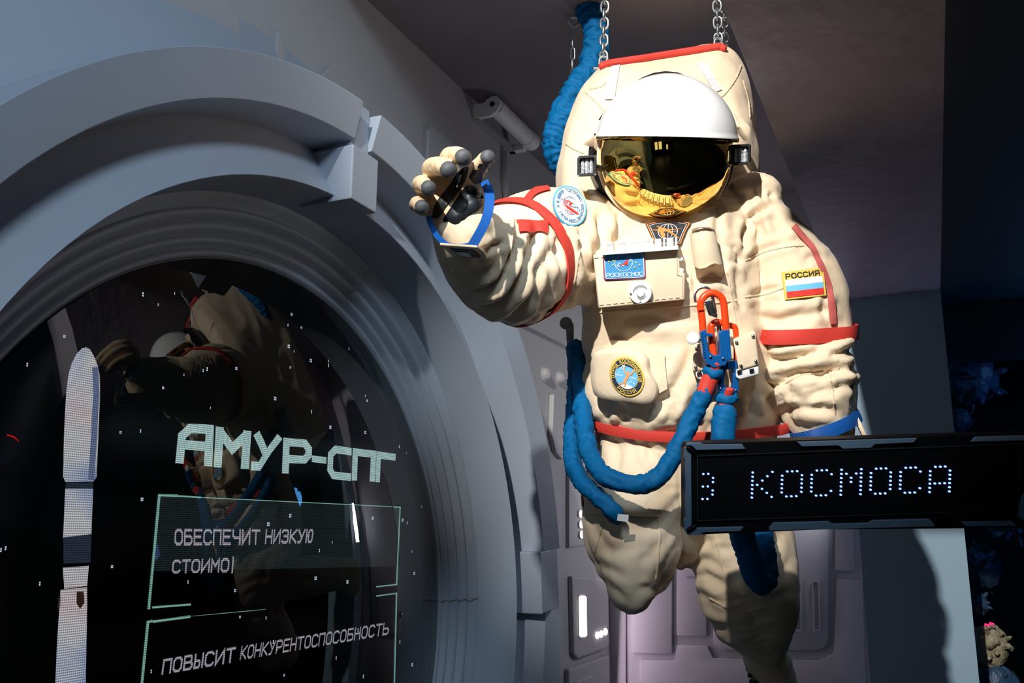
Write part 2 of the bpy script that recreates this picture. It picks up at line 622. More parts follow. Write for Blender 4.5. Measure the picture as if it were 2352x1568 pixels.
# back wall, pillar, beam, ceilings, floor
struct(build(MB().box(((XW + XP0) / 2, YB + 0.06, ZC / 2), (XP0 - XW, 0.12, ZC)), 'wall_back', M_back, smooth=False))
struct(build(MB().box(((XP0 + XP1) / 2, (YP + YB + 0.12) / 2, ZS / 2), (XP1 - XP0, YB + 0.12 - YP, ZS)), 'wall_pillar', M_pillar, smooth=False))
YF, YS = 1.9, 1.62
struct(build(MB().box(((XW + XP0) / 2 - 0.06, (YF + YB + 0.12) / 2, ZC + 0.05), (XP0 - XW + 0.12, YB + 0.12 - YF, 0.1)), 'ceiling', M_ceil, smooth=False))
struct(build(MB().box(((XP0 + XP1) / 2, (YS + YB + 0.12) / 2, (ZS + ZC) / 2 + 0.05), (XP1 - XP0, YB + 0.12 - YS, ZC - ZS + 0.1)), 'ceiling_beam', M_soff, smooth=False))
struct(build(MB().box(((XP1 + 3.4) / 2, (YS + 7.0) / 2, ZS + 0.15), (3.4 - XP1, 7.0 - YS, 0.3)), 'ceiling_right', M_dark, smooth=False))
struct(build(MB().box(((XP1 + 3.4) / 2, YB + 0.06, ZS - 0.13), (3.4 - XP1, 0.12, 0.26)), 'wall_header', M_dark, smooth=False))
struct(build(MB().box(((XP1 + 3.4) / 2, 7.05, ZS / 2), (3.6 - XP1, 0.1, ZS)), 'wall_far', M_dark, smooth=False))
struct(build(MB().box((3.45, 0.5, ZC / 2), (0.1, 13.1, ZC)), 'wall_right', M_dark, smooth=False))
struct(build(MB().box((0.95, 0.5, -0.05), (5.2, 13.2, 0.1)), 'floor', M_floor, smooth=False))
# the hall behind the viewer: a dark wall with daylight windows
mb = MB()
ZH = 5.2
HX0, HX1, HY = -1.65, 3.5, -6.0
wins = [(-0.7, -0.1, 1.4, 3.2), (0.2, 0.9, 1.4, 3.2), (2.0, 2.4, 1.2, 2.4)]
xs = [HX0]
for a, b, c, d in wins:
    mb.box(((xs[-1] + a) / 2, HY, ZH / 2), (a - xs[-1], 0.12, ZH))
    mb.box(((a + b) / 2, HY, c / 2), (b - a, 0.12, c))
    mb.box(((a + b) / 2, HY, (ZH + d) / 2), (b - a, 0.12, ZH - d))
    xs.append(b)
mb.box(((xs[-1] + HX1) / 2, HY, ZH / 2), (HX1 - xs[-1], 0.12, ZH))
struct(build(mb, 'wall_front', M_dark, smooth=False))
for i, (a, b, c, d) in enumerate(wins):
    struct(build(MB().box(((a + b) / 2, HY - 0.02, (c + d) / 2), (b - a, 0.02, d - c)), 'window_%d' % (i + 2), M_day, smooth=False))


# ---- shallow panels and ribs on the left wall
def wall_plate(name, pxs, h, m=M_wall, x=XW, bev=0.006):
    P = [on_x(a, b, x) for a, b in pxs]
    return struct(build(MB().prism([p - np.array([0.002, 0, 0]) for p in P], (h + 0.002, 0, 0)), name, m, smooth=False, bevel=bev))


def yz_plate(name, yz, h, m=M_wall, bev=0.005):
    P = [(XW - 0.002, y, CAMZ + z) for y, z in yz]
    return struct(build(MB().prism(P, (h + 0.002, 0, 0)), name, m, smooth=False, bevel=bev))


yz_plate('trim_11', [(1.97, 0.9), (1.97, 1.29), (2.0, 1.327), (2.44, 1.327), (2.49, 1.26), (2.49, 0.9)], 0.012)
yz_plate('trim_12', [(1.765, 1.1), (1.765, 1.318), (1.80, 1.318), (1.80, 1.1)], 0.012)
yz_plate('trim_13', [(1.1, 1.1), (1.1, 1.29), (1.60, 1.29), (1.625, 1.26), (1.625, 1.1)], 0.012)
yz_plate('trim_14', [(2.575, 0.7), (2.575, 1.376), (2.60, 1.40), (3.16, 1.40), (3.18, 1.36), (3.18, 0.7)], 0.014)
yz_plate('trim_15', [(3.205, 0.2), (3.205, 1.55), (3.235, 1.55), (3.235, 0.2)], 0.022)
yz_plate('trim_16', [(3.30, 0.85), (3.30, 1.36), (3.34, 1.40), (4.2, 1.40), (4.24, 1.36), (4.24, 0.85)], 0.014)
# lower right part of the left wall, seen between the ring and the suit
wall_plate('trim_17', [(1262, 905), (1276, 912), (1288, 925), (1290, 1035), (1282, 1056), (1268, 1040), (1258, 1000)], 0.022)
wall_plate('trim_18', [(1300, 1022), (1346, 1022), (1346, 1250), (1300, 1258)], 0.016)
wall_plate('trim_19', [(1304, 1322), (1308, 1500), (1318, 1512), (1384, 1488), (1390, 1478), (1388, 1330), (1340, 1325)], 0.022, bev=0.01)
wall_plate('trim_20', [(1296, 1535), (1390, 1502), (1392, 1640), (1296, 1660)], 0.022, bev=0.01)
wall_plate('trim_21', [(1310, 1565), (1350, 1550), (1352, 1650), (1310, 1660)], 0.03, bev=0.004)

for i, (x, y, r) in enumerate([(1250, 860, 0.030), (1283, 868, 0.027)]):
    c = on_x(x, y, XW)
    mb = MB().lathe([(r * 1.18, -0.002), (r * 1.18, 0.006), (r * 1.02, 0.008), (r * 0.98, 0.012), (r * 0.8, 0.022), (r * 0.45, 0.029), (0.001, 0.031)], c, (1, 0, 0), 28)
    tag(build(mb, 'round_stud', M_wall), ('domed grey stud on the side wall, nearer the round window' if i == 0 else 'domed grey stud on the side wall, nearer the back corner'), 'stud', 'domed studs on the side wall')


# ---- glowing wall lights in the alcove
def wall_light(label, poly, group=None, name='wall_light'):
    P = [on_x(a, b, XW) + np.array([0.018, 0, 0]) for a, b in poly]
    t = thing(name, label, 'light', np.mean(P, 0), group)
    n = np.array([1.0, 0, 0])
    c = np.mean(P, 0)
    big = [c + (p - c) * 1.12 for p in P]
    build(MB().prism([p - n * 0.018 for p in big], n * 0.024), 'bezel', M_back, t, smooth=True, bevel=0.001)
    build(MB().prism([p + n * 0.0065 for p in P], n * 0.003), 'diffuser', M_light, t, smooth=True)
    return t


def oval(cx, cy, rx, ry, n=22):
    return [(cx + rx * math.cos(2 * math.pi * k / n), cy + ry * math.sin(2 * math.pi * k / n)) for k in range(n)]


for (cx, cy), w in zip([(1323, 1180), (1324, 1204), (1325, 1227)], ['top', 'middle', 'bottom']):
    wall_light('small oval glowing wall light, %s one of the upright row of three' % w, oval(cx, cy, 4.2, 8.5), 'upright row of oval lights')
wall_light('larger oval glowing wall light behind the blue cord loops', oval(1325, 1112, 7, 15))
wall_light('tall glowing strip light low on the alcove wall', [(1318, 1371), (1321, 1368), (1331, 1368), (1334, 1371), (1335, 1458), (1332, 1461), (1322, 1461), (1319, 1458)], None, 'strip_light')
for (cx, cy), w in zip([(1360, 1458), (1369, 1455), (1379, 1450)], ['leftmost', 'middle', 'rightmost']):
    wall_light('small round glowing wall light, %s of the three beside the strip light' % w, oval(cx, cy, 4.3, 8), 'level row of round lights')


# ---- raised panels on the back wall
def back_plate(name, pxs, h=0.022, m=M_back, bev=0.008, hole=None):
    P = [on_y(a, b, YB) for a, b in pxs]
    return struct(build(MB().prism([p + np.array([0, 0.002, 0]) for p in P], (0, -h - 0.002, 0)), name, m, smooth=True, bevel=bev))


def rrect(x0, y0, x1, y1, r, n=5):
    out = []
    for cx, cy, a in ((x1 - r, y0 + r, -90), (x1 - r, y1 - r, 0), (x0 + r, y1 - r, 90), (x0 + r, y0 + r, 180)):
        for k in range(n + 1):
            t = math.radians(a + 90 * k / n)
            out.append((cx + r * math.cos(t), cy + r * math.sin(t)))
    return out


back_plate('trim_30', rrect(1640, 1060, 1903, 1492, 26))
back_plate('trim_31', [(1556, 1240), (1556, 1459), (1624, 1461), (1624, 1395), (1628, 1240)], 0.018)
back_plate('trim_32', [(1452, 1000), (1452, 1498), (1545, 1501), (1546, 1000)], 0.018)
back_plate('trim_33', [(1471, 1514), (1552, 1516), (1556, 1480), (1626, 1482), (1640, 1510), (1880, 1516), (1915, 1500), (1922, 1328), (1982, 1330), (1994, 1700), (1471, 1700)], 0.018)
back_plate('trim_34', [(1918, 1060), (1918, 1310), (1964, 1312), (1956, 1060)], 0.018)
back_plate('trim_35', [(1400, 1000), (1402, 1700), (1440, 1700), (1438, 1000)], 0.012)
for k, x in enumerate((1834, 1876)):
    # slot: sunken dark floor between two raised lips
    P = [on_y(a, b, YB) + np.array([0, -0.0225, 0]) for a, b in ((x - 9, 1332), (x + 8, 1332), (x + 10, 1448), (x - 6, 1448))]
    mb = MB()
    for i in range(4):
        p, q2 = P[i], P[(i + 1) % 4]
        c = np.mean(P, 0)
        ip, iq = c + (p - c) * np.array([0.62, 1, 0.93]), c + (q2 - c) * np.array([0.62, 1, 0.93])
        f = np.array([0, -0.008, 0])
        mb.hexa([p, q2, iq, ip, p + f, q2 + f, iq + f, ip + f])
    struct(build(mb, 'trim_%d' % (36 + k), M_back, smooth=False))
struct(build(MB().prism([on_y(a, b, YB) + np.array([0, -0.018, 0]) for a, b in ((1579, 1322), (1600, 1322), (1600, 1325), (1579, 1325))], (0, -0.003, 0)), 'trim_38', M_grey, smooth=False))

# ---- lamp up in the corner of wall and ceiling
zt = CAMZ + 1.612
t = thing('tube_lamp', 'white cylindrical lamp on a bracket high in the corner under the ceiling', 'lamp', (XW, 3.1, zt))
build(MB().tube([(XW + 0.085, 2.955, zt + 0.005), (XW + 0.085, 3.255, zt + 0.005)], 0.036, 28, roundcap=False), 'tube', M_white, t)
build(MB().tube([(XW + 0.085, 3.258, zt + 0.005), (XW + 0.085, 3.325, zt + 0.005)], 0.0375, 28, roundcap=False), 'end_cap', M_white, t, bevel=0.003)
mb = MB()
prof = [(-0.002, -0.04), (0.075, -0.04), (0.10, -0.028), (0.119, 0.0), (0.119, 0.015), (0.105, 0.036), (0.085, 0.041), (0.06, 0.032), (0.05, 0.02), (-0.002, 0.02)]
mb.prism([(XW + x, 2.935, zt + z) for x, z in prof], (0, 0.018, 0))
br = build(mb, 'bracket', M_white, t, smooth=False, bevel=0.002)
build(MB().tube([(XW + 0.085, 2.937, zt + 0.005), (XW + 0.085, 2.930, zt + 0.005)], 0.010, 16, roundcap=False), 'screw_hole', M_black, br)
build(MB().box((XW + 0.012, 3.12, zt - 0.035), (0.03, 0.36, 0.02)), 'back_rail', M_grey, t, smooth=False, bevel=0.002)
build(MB().box((XW + 0.035, 3.28, zt - 0.03), (0.07, 0.03, 0.03)), 'clamp', M_white, t, smooth=False, bevel=0.002)

# ================================================================== SPACESUIT FIGURE
BC = at(1560, 800, 2.42)
fig = thing('spacesuit_figure', 'beige spacesuit with gold mirrored visor, hanging from chains with one glove reaching out', 'spacesuit', BC)


def limb(rows, n=8, ring=28, caps=True):
    """rows: px, py, depth, half width in pixels, half thickness in metres"""
    S = spline(rows, n)
    P = [at(a, b, z) for a, b, z, _, _ in S]
    R = [(w * z / FPX, t) for _, _, z, w, t in S]
    return MB().tube(P, R, ring, ref=FV, roundcap=caps), np.array(P), np.array(R)


ROWS = {
    'torso': [(1540, 440, 2.47, 120, .13), (1543, 500, 2.45, 185, .17), (1546, 580, 2.42, 205, .195), (1548, 680, 2.41, 208, .21), (1553, 780, 2.42, 214, .215),
              (1562, 870, 2.42, 214, .215), (1574, 935, 2.43, 206, .195), (1578, 968, 2.43, 200, .185)],
    'hips': [(1577, 960, 2.44, 198, .18), (1574, 1030, 2.45, 206, .185), (1572, 1110, 2.45, 200, .185), (1570, 1170, 2.45, 150, .15)],
    'leg_a': [(1470, 1060, 2.44, 100, .16), (1456, 1140, 2.39, 112, .165), (1452, 1215, 2.34, 111, .16), (1455, 1280, 2.29, 100, .14), (1449, 1338, 2.26, 64, .10), (1444, 1374, 2.27, 28, .06), (1441, 1393, 2.28, 9, .03)],
    'shin_a': [(1450, 1318, 2.33, 60, .08), (1470, 1295, 2.55, 62, .085), (1490, 1285, 2.8, 52, .08)],
    'leg_b': [(1680, 1060, 2.45, 98, .16), (1688, 1140, 2.43, 112, .165), (1696, 1220, 2.41, 116, .165), (1708, 1300, 2.39, 112, .16), (1722, 1370, 2.39, 104, .15), (1736, 1425, 2.42, 74, .12), (1744, 1452, 2.45, 50, .09)],
    'shin_b': [(1742, 1440, 2.45, 50, .075), (1752, 1475, 2.50, 46, .07), (1764, 1515, 2.55, 47, .07)],
    'arm_a': [(1420, 555, 2.44, 112, .14), (1340, 562, 2.40, 126, .15), (1275, 573, 2.34, 137, .155), (1215, 590, 2.27, 140, .15), (1160, 612, 2.19, 125, .135), (1116, 598, 2.10, 104, .115), (1086, 565, 2.02, 88, .095), (1064, 525, 1.95, 70, .08)],
    'arm_b': [(1700, 500, 2.43, 60, .12), (1742, 520, 2.42, 66, .13), (1780, 585, 2.40, 92, .14), (1808, 645, 2.385, 108, .15), (1826, 705, 2.37, 117, .15), (1838, 758, 2.36, 107, .14), (1850, 830, 2.34, 100, .13), (1870, 895, 2.31, 87, .115), (1892, 965, 2.29, 70, .095), (1900, 990, 2.28, 60, .08)],
    'puff': [(1680, 495, 2.42, 40, .09), (1705, 462, 2.42, 50, .10), (1738, 452, 2.43, 46, .10), (1762, 480, 2.44, 26, .07)],
}
LIMBS = {k: limb(v) for k, v in ROWS.items()}
V, N, F = fuse([LIMBS[k][0] for k in LIMBS], 0.0066, 9)
V0 = V.copy()
BVH0 = BVHTree.FromPolygons([tuple(v) for v in V0], F)

# folds in the cloth: along each limb, mostly across it
LP, LR, LS, LT, LA, LB, LK = [], [], [], [], [], [], []
for ki, k in enumerate(LIMBS):
    P, R = LIMBS[k][1], LIMBS[k][2]
    s = np.concatenate([[0], np.cumsum(np.linalg.norm(np.diff(P, axis=0), axis=1))])
    for i in range(len(P)):
        t = P[min(i + 1, len(P) - 1)] - P[max(i - 1, 0)]
        t /= np.linalg.norm(t)
        b = FV - (FV @ t) * t
        b /= np.linalg.norm(b)
        LP.append(P[i]); LR.append(max(R[i])); LS.append(s[i] / s[-1]); LT.append(s[i]); LA.append(np.cross(t, b)); LB.append(b); LK.append(ki)
LP, LR, LS, LT, LA, LB, LK = map(np.array, (LP, LR, LS, LT, LA, LB, LK))
d2 = ((V[:, None, :] - LP[None]) ** 2).sum(2) / LR[None] ** 2
ni = d2.argmin(1)
rel = V - LP[ni]
ua = (rel * LA[ni]).sum(1)
ub = (rel * LB[ni]).sum(1)
rr = np.hypot(ua, ub) + 1e-6
S_ = LT[ni] + ((V - LP[ni]) * np.cross(LB[ni], LA[ni])).sum(1) * -1
kn = list(LIMBS)
amp = np.zeros(len(V))
base = {'torso': .5, 'hips': .7, 'leg_a': .7, 'shin_a': .5, 'leg_b': .9, 'shin_b': .25, 'arm_a': .9, 'arm_b': .7, 'puff': .9}
for i, k in enumerate(kn):
    m_ = LK[ni] == i
    t = LS[ni][m_]
    a = np.full(m_.sum(), base[k])
    if k == 'arm_a':
        a = 0.35 + 1.1 * np.exp(-((t - .62) / .18) ** 2)
    if k == 'arm_b':
        a = 0.35 + 1.5 * np.exp(-((t - .74) / .12) ** 2)
    if k == 'leg_b':
        a = 0.4 + 0.7 * np.exp(-((t - .72) / .2) ** 2)
    if k == 'leg_a':
        a = 0.3 + .25 * np.exp(-((t - .8) / .25) ** 2)
    amp[m_] = a
wz = noise3(V * 5.0 + 11)
wz2 = noise3(V * 9.0 + 3)
ca, sa = ua / rr, ub / rr


def ridged(x):
    return (1 - np.abs(x) * 2.6).clip(-0.6, 1)


c1 = np.c_[S_ * 7.5 + wz * 1.8 + ca * 0.9, ca * 0.9 + LK[ni] * 7, sa * 0.9]
c2 = np.c_[S_ * 14.0 + wz2 * 1.6 - ca * 1.6, ca * 1.3 + LK[ni] * 5, sa * 1.3 + 4]
f1 = ridged(noise3(c1))
f2 = ridged(noise3(c2))
f3 = ridged(noise3(V * np.array([11, 11, 6.0]) + 31))
patchy = 0.5 + 0.9 * noise3(V * 4.0 + 77)
b1 = (np.abs(noise3(c1 * np.array([0.8, 1, 1]) + 50)) * 3.2).clip(0, 1) ** 0.8
b3 = (np.abs(noise3(V * np.array([6, 6, 4.5]) + wz[:, None] * 0.8 + 91)) * 3.2).clip(0, 1) ** 0.8
disp = amp * (0.026 * (b1 - .45) + 0.006 * (f1 - .35) + 0.009 * (f2 - .3) * patchy.clip(0.0, 1.2)) + 0.012 * (b3 - .45) * patchy.clip(0.2, 1.2) + 0.004 * (f3 - .4) + 0.010 * wz
# gathers below the waist belt and at the elastic of the sleeve head
pxs = np.array([to_px(v) for v in V])
gx = np.abs(pxs[:, 1] - 985 - (pxs[:, 0] - 1500) * -0.05)
front = (N @ FV) < 0.2
gather = np.exp(-(gx / 60) ** 2) * ((LK[ni] == kn.index('torso')) | (LK[ni] == kn.index('hips')))
disp += gather * 0.009 * ridged(noise3(np.c_[pxs[:, 0] / 42, pxs[:, 1] / 300, pxs[:, 2] * 0 + 9]))
disp *= 0.62
CREASES = [
    # right-hand arm
    ([(1709, 596), (1758, 572), (1844, 552)], 6, 6), ([(1707, 682), (1762, 667), (1797, 661)], 7, 6), ([(1738, 776), (1775, 792), (1820, 786), (1880, 776)], 12, 8),
    ([(1752, 806), (1800, 826), (1850, 822), (1900, 806)], 14, 9), ([(1797, 872), (1832, 855), (1897, 857), (1962, 846)], 18, 9), ([(1752, 868), (1780, 884), (1808, 872)], 14, 8),
    ([(1800, 953), (1822, 936), (1885, 936), (1930, 950)], 12, 9), ([(1960, 800), (1925, 810), (1890, 828)], 13, 8), ([(1962, 890), (1930, 884), (1900, 893)], 9, 8), ([(1818, 900), (1850, 915), (1880, 905)], 8, 8),
    ([(1718, 505), (1742, 487), (1778, 476)], 20, 6), ([(1722, 508), (1707, 540), (1703, 590)], 14, 7), ([(1742, 492), (1752, 540)], 7, 7), ([(1762, 486), (1790, 530), (1808, 560)], 7, 8),
    ([(1734, 480), (1720, 445)], 7, 6), ([(1750, 474), (1747, 432)], 7, 6), ([(1764, 468), (1770, 440)], 7, 6), ([(1677, 560), (1690, 586), (1702, 604)], 13, 8), ([(1845, 600), (1870, 590), (1896, 600)], 7, 7),
    ([(1905, 660), (1890, 700), (1900, 740)], 7, 7), ([(1720, 720), (1790, 735), (1850, 712)], 7, 10), ([(1800, 735), (1870, 720), (1930, 700)], 6, 9),
    # left-hand arm
    ([(1073, 678), (1116, 660), (1156, 628), (1176, 575), (1184, 490)], 12, 6), ([(1104, 706), (1153, 682), (1197, 624), (1212, 560)], 12, 8), ([(1140, 730), (1182, 708), (1219, 661), (1230, 590)], 11, 8),
    ([(1195, 727), (1231, 700), (1247, 652), (1252, 600)], 9, 7), ([(1100, 585), (1130, 566), (1158, 556)], 9, 7), ([(1284, 533), (1277, 575), (1281, 640)], 9, 7), ([(1327, 525), (1327, 575), (1337, 621), (1318, 670)], 11, 6),
    ([(1361, 560), (1350, 624), (1332, 660)], 10, 7), ([(1300, 540), (1304, 600), (1296, 660)], 6, 7), ([(1373, 490), (1376, 545), (1368, 575)], 14, 8), ([(1345, 650), (1322, 697)], 14, 8), ([(1290, 700), (1310, 660)], 8, 7),
    ([(1215, 500), (1222, 540), (1216, 590)], 7, 7), ([(1240, 470), (1250, 500)], 6, 7),
    # torso
    ([(1416, 488), (1417, 522), (1408, 546)], 9, 6), ([(1588, 786), (1576, 845), (1534, 911), (1502, 950)], 11, 12), ([(1366, 868), (1398, 921), (1440, 946)], 10, 10), ([(1345, 800), (1352, 840), (1365, 880)], 9, 9),
    ([(1400, 962), (1406, 930)], 8, 7), ([(1438, 968), (1434, 925)], 8, 7), ([(1488, 972), (1500, 925)], 8, 7), ([(1532, 972), (1550, 920)], 8, 7), ([(1572, 968), (1592, 905)], 8, 7), ([(1620, 965), (1625, 915)], 7, 7), ([(1720, 955), (1722, 910)], 8, 7), ([(1755, 950), (1757, 905)], 8, 7),
    ([(1592, 622), (1600, 668)], 9, 7), ([(1681, 615), (1695, 665), (1706, 712)], 9, 7), ([(1701, 598), (1682, 603), (1668, 596)], 11, 7), ([(1600, 650), (1640, 640), (1668, 650)], 7, 8), ([(1420, 735), (1480, 728), (1560, 740)], 6, 10),
    ([(1640, 900), (1660, 870), (1690, 880)], 7, 9), ([(1430, 500), (1470, 520)], 6, 7), ([(1650, 470), (1645, 520), (1655, 560)], 6, 8),
    # hips and legs
    ([(1412, 991), (1420, 1037), (1414, 1092)], 10, 8), ([(1489, 991), (1492, 1062)], 9, 7), ([(1443, 990), (1462, 1018)], 8, 6), ([(1530, 990), (1536, 1040)], 8, 7), ([(1380, 995), (1376, 1050)], 8, 7), ([(1620, 990), (1618, 1030)], 8, 7), ([(1700, 985), (1705, 1060)], 8, 8),
    ([(1565, 1190), (1500, 1268), (1462, 1292)], 10, 10), ([(1563, 1140), (1520, 1185)], 9, 9), ([(1567, 1222), (1530, 1282), (1513, 1350)], 9, 8), ([(1346, 1160), (1372, 1212), (1414, 1280)], 9, 9), ([(1352, 1110), (1400, 1165), (1430, 1225)], 8, 9),
    ([(1361, 1288), (1396, 1302), (1444, 1330)], 8, 8), ([(1377, 1322), (1420, 1354), (1440, 1385)], 8, 8), ([(1466, 1348), (1512, 1355)], 7, 6), ([(1380, 1255), (1440, 1262), (1500, 1250)], 6, 10), ([(1566, 1010), (1565, 1100), (1567, 1235)], 11, 8),
    ([(1575, 1229), (1617, 1245), (1664, 1231)], 10, 8), ([(1586, 1294), (1629, 1287), (1668, 1311)], 11, 8), ([(1600, 1323), (1641, 1323), (1676, 1350)], 11, 8), ([(1610, 1352), (1641, 1373), (1690, 1384)], 11, 8), ([(1624, 1380), (1668, 1400), (1742, 1400)], 9, 6),
    ([(1618, 1410), (1668, 1439), (1730, 1451)], 10, 8), ([(1765, 1250), (1786, 1293), (1780, 1335)], 11, 8), ([(1802, 1280), (1797, 1335)], 10, 7), ([(1630, 1260), (1680, 1262)], 8, 8), ([(1650, 1425), (1700, 1426), (1780, 1405)], 8, 8), ([(1760, 1380), (1800, 1360), (1826, 1370)], 9, 8), ([(1640, 1345), (1700, 1330), (1740, 1345)], 7, 9),
]
fr_i = np.where((N @ FV) < 0.35)[0]
FP = pxs[fr_i]
cd = np.zeros(len(fr_i))
for pl_, dep, wd in CREASES:
    S2 = spline(pl_, 10)
    lo, hi = S2.min(0) - 45, S2.max(0) + 45
    m_ = np.where((FP[:, 0] > lo[0]) & (FP[:, 0] < hi[0]) & (FP[:, 1] > lo[1]) & (FP[:, 1] < hi[1]))[0]
    if not len(m_):
        continue
    wob = 4.0 * noise3(np.c_[FP[m_, :2] / 26.0, np.full(len(m_), dep * 1.7)])
    q = FP[m_, None, :2] - S2[None]
    dd = np.sqrt((q ** 2).sum(2))
    j = dd.argmin(1)
    d_ = np.abs(dd[np.arange(len(m_)), j] + wob)
    t_ = j / (len(S2) - 1)
    tp = np.clip(np.minimum(t_, 1 - t_) * 4.5 + 0.10, 0, 1)
    cd[m_] += (0.55 if S2[:, 1].mean() > 1000 else 1.0) * dep * 0.001 * tp * (-np.exp(-(d_ / wd) ** 2) + 0.75 * np.exp(-((d_ - 2.4 * wd) / (1.5 * wd)) ** 2))
disp[fr_i] += np.clip(cd, -0.028, 0.020)
V = V + N * disp[:, None]
ED = np.array([(f[i], f[(i + 1) % len(f)]) for f in F for i in range(len(f))])
deg = np.bincount(ED[:, 0], minlength=len(V))[:, None].clip(1)
soft = np.where(np.isin(LK[ni], [kn.index('leg_a'), kn.index('leg_b'), kn.index('hips')]), 0.30, 0.0)[:, None]
for it in range(3):
    acc = np.zeros_like(V)
    for c_ in range(3):
        acc[:, c_] = np.bincount(ED[:, 0], V[ED[:, 1], c_], minlength=len(V))
    acc /= deg
    kk = np.maximum(soft, 0.4 if it == 0 else 0.0)
    V = V * (1 - kk) + acc * kk
BVH = BVHTree.FromPolygons([tuple(v) for v in V], F)
suit = mesh_obj('suit', V, F, M_suit, fig, True, angle=180)


def hit(px, py, off=0.0, bvh=None):
    d = Vector(ray(px, py)).normalized()
    loc, nor, idx, dist = (bvh or BVH0).ray_cast(Vector(CAM), d)
    if loc is None:
        return None
    if nor.dot(d) > 0:
        nor = -nor
    return np.array(loc) + np.array(nor) * off


def hitz(px, py, off, zdef):
    h = hit(px, py, off)
    return at(px, py, zdef) if h is None else h


# ---- backpack shell with hood
def pack_ring(z, k, grow=0.0):
    out = [(1345, 850), (1338, 700), (1312, 560), (1292, 470), (1285, 410), (1293, 340), (1310, 270), (1335, 210), (1362, 172), (1392, 150), (1450, 139), (1520, 127),
           (1590, 116), (1650, 109), (1684, 124), (1706, 160), (1719, 215), (1731, 280), (1740, 350), (1742, 430), (1745, 520), (1745, 620), (1745, 720), (1745, 850)]
    out = spline(out, 3)
    c = np.array([1530, 560])
    return [at(*(c + (np.array(p) - c) * k), z) for p in out]


mb = MB().rings([pack_ring(2.44, 0.86), pack_ring(2.47, 0.95), pack_ring(2.53, 1.0), pack_ring(2.60, 0.995), pack_ring(2.85, 0.96), pack_ring(2.96, 0.93), pack_ring(3.0, 0.84)])
Vb, Nb, Fb = fuse([mb], 0.010, 7)
db = 0.010 * (ridged(noise3(Vb * np.array([6, 6, 4.0]) + 5)) - .3) + 0.006 * noise3(Vb * 14) + 0.012 * noise3(Vb * 4)
Vb = Vb + Nb * db[:, None]
BVHP = BVHTree.FromPolygons([tuple(v) for v in Vb], Fb)
pack = mesh_obj('backpack', Vb, Fb, M_suit, fig, True, angle=180)
# red piping along the hood
pts = [(1384, 153), (1400, 147), (1460, 138), (1530, 127), (1600, 116), (1648, 109), (1660, 112)]
top = [hit(a, b + 5, 0.004, BVHP) if hit(a, b + 5, 0, BVHP) is not None else at(a, b, 2.55) for a, b in spline(pts, 6)[:, :2]]
top = [t_ + UV * 0.004 for t_ in top]
build(MB().tube(top, (0.012, 0.010), 10), 'piping', M_red, pack)
# white tapes on the hood
for quad in ([(1405, 155), (1424, 151), (1411, 229), (1389, 230)], [(1602, 149), (1621, 146), (1658, 206), (1640, 213)]):
    mb = MB()
    rows = []
    for v in np.linspace(0, 1, 8):
        a = np.array(quad[0]) * (1 - v) + np.array(quad[3]) * v
        b = np.array(quad[1]) * (1 - v) + np.array(quad[2]) * v
        rows.append([hit(*(a * (1 - u) + b * u), 0.004, BVHP) for u in np.linspace(0, 1, 4)])
    if all(p is not None for r in rows for p in r):
        mb.rings(rows, False, False)
        build(mb, 'hook_tape', M_velcro, pack)


# black sheet standing for the gap's shade, seams and folds of the hood
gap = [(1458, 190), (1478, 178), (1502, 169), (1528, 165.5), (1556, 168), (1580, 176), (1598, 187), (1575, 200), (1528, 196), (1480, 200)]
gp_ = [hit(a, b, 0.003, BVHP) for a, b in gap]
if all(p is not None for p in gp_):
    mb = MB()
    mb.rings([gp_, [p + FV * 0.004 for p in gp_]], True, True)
    build(mb, 'hood_gap_shade', M_black, pack, False)
for pts in ([(1345, 212), (1372, 238), (1398, 270), (1412, 300)], [(1355, 205), (1380, 200), (1392, 190)], [(1702, 150), (1690, 180), (1668, 212), (1655, 224)], [(1300, 330), (1318, 342), (1340, 352)],
            [(1706, 185), (1718, 230), (1722, 270)]):
    P = [hit(a, b, 0.0012, BVHP) for a, b in spline(pts, 8)]
    P = [p for p in P if p is not None]
    if len(P) > 2:
        build(MB().tube(P, [0.0018 * (0.75 + 0.5 * (i % 2)) for i in range(len(P))], 6), 'seam', M_seam, pack)


# ---- generic draped strips and seams
def strip(pts, w, off, name, m, parent, n=6, bvh=None, th=0.003):
    """ribbon following the cloth; pts in pixels, w full width in pixels"""
    S = spline(pts, n)
    T = np.gradient(S, axis=0)
    T /= np.linalg.norm(T, axis=1)[:, None]
    Nn = np.c_[-T[:, 1], T[:, 0]]
    R = []
    for i in range(len(S)):
        row = []
        for u in (-0.5, -0.17, 0.17, 0.5):
            p = S[i] + Nn[i] * w * u
            h = hit(p[0], p[1], off * 0.6, bvh or BVH)
            if h is None:
                h = R[-1][len(row)] if R else at(p[0], p[1], 2.3)
            row.append(h)
        R.append(row)
    A_ = np.array(R)
    for _ in range(3):
        B_ = A_.copy()
        B_[1:-1] = (A_[:-2] + 2 * A_[1:-1] + A_[2:]) / 4
        B_ = B_ * 0.5 + B_.mean(1, keepdims=True) * 0.0 + B_ * 0.5
        A_ = np.where(((B_ - A_) @ FV)[..., None] < 0.004, B_, A_)
    R = A_.tolist()
    R = [[np.array(p) for p in r] for r in R]
    mb = MB()
    back = [[p + FV * th for p in r][::-1] for r in R]
    mb.rings([a + b for a, b in zip(R, back)], True, True)
    return build(mb, name, m, parent, True, angle=50)


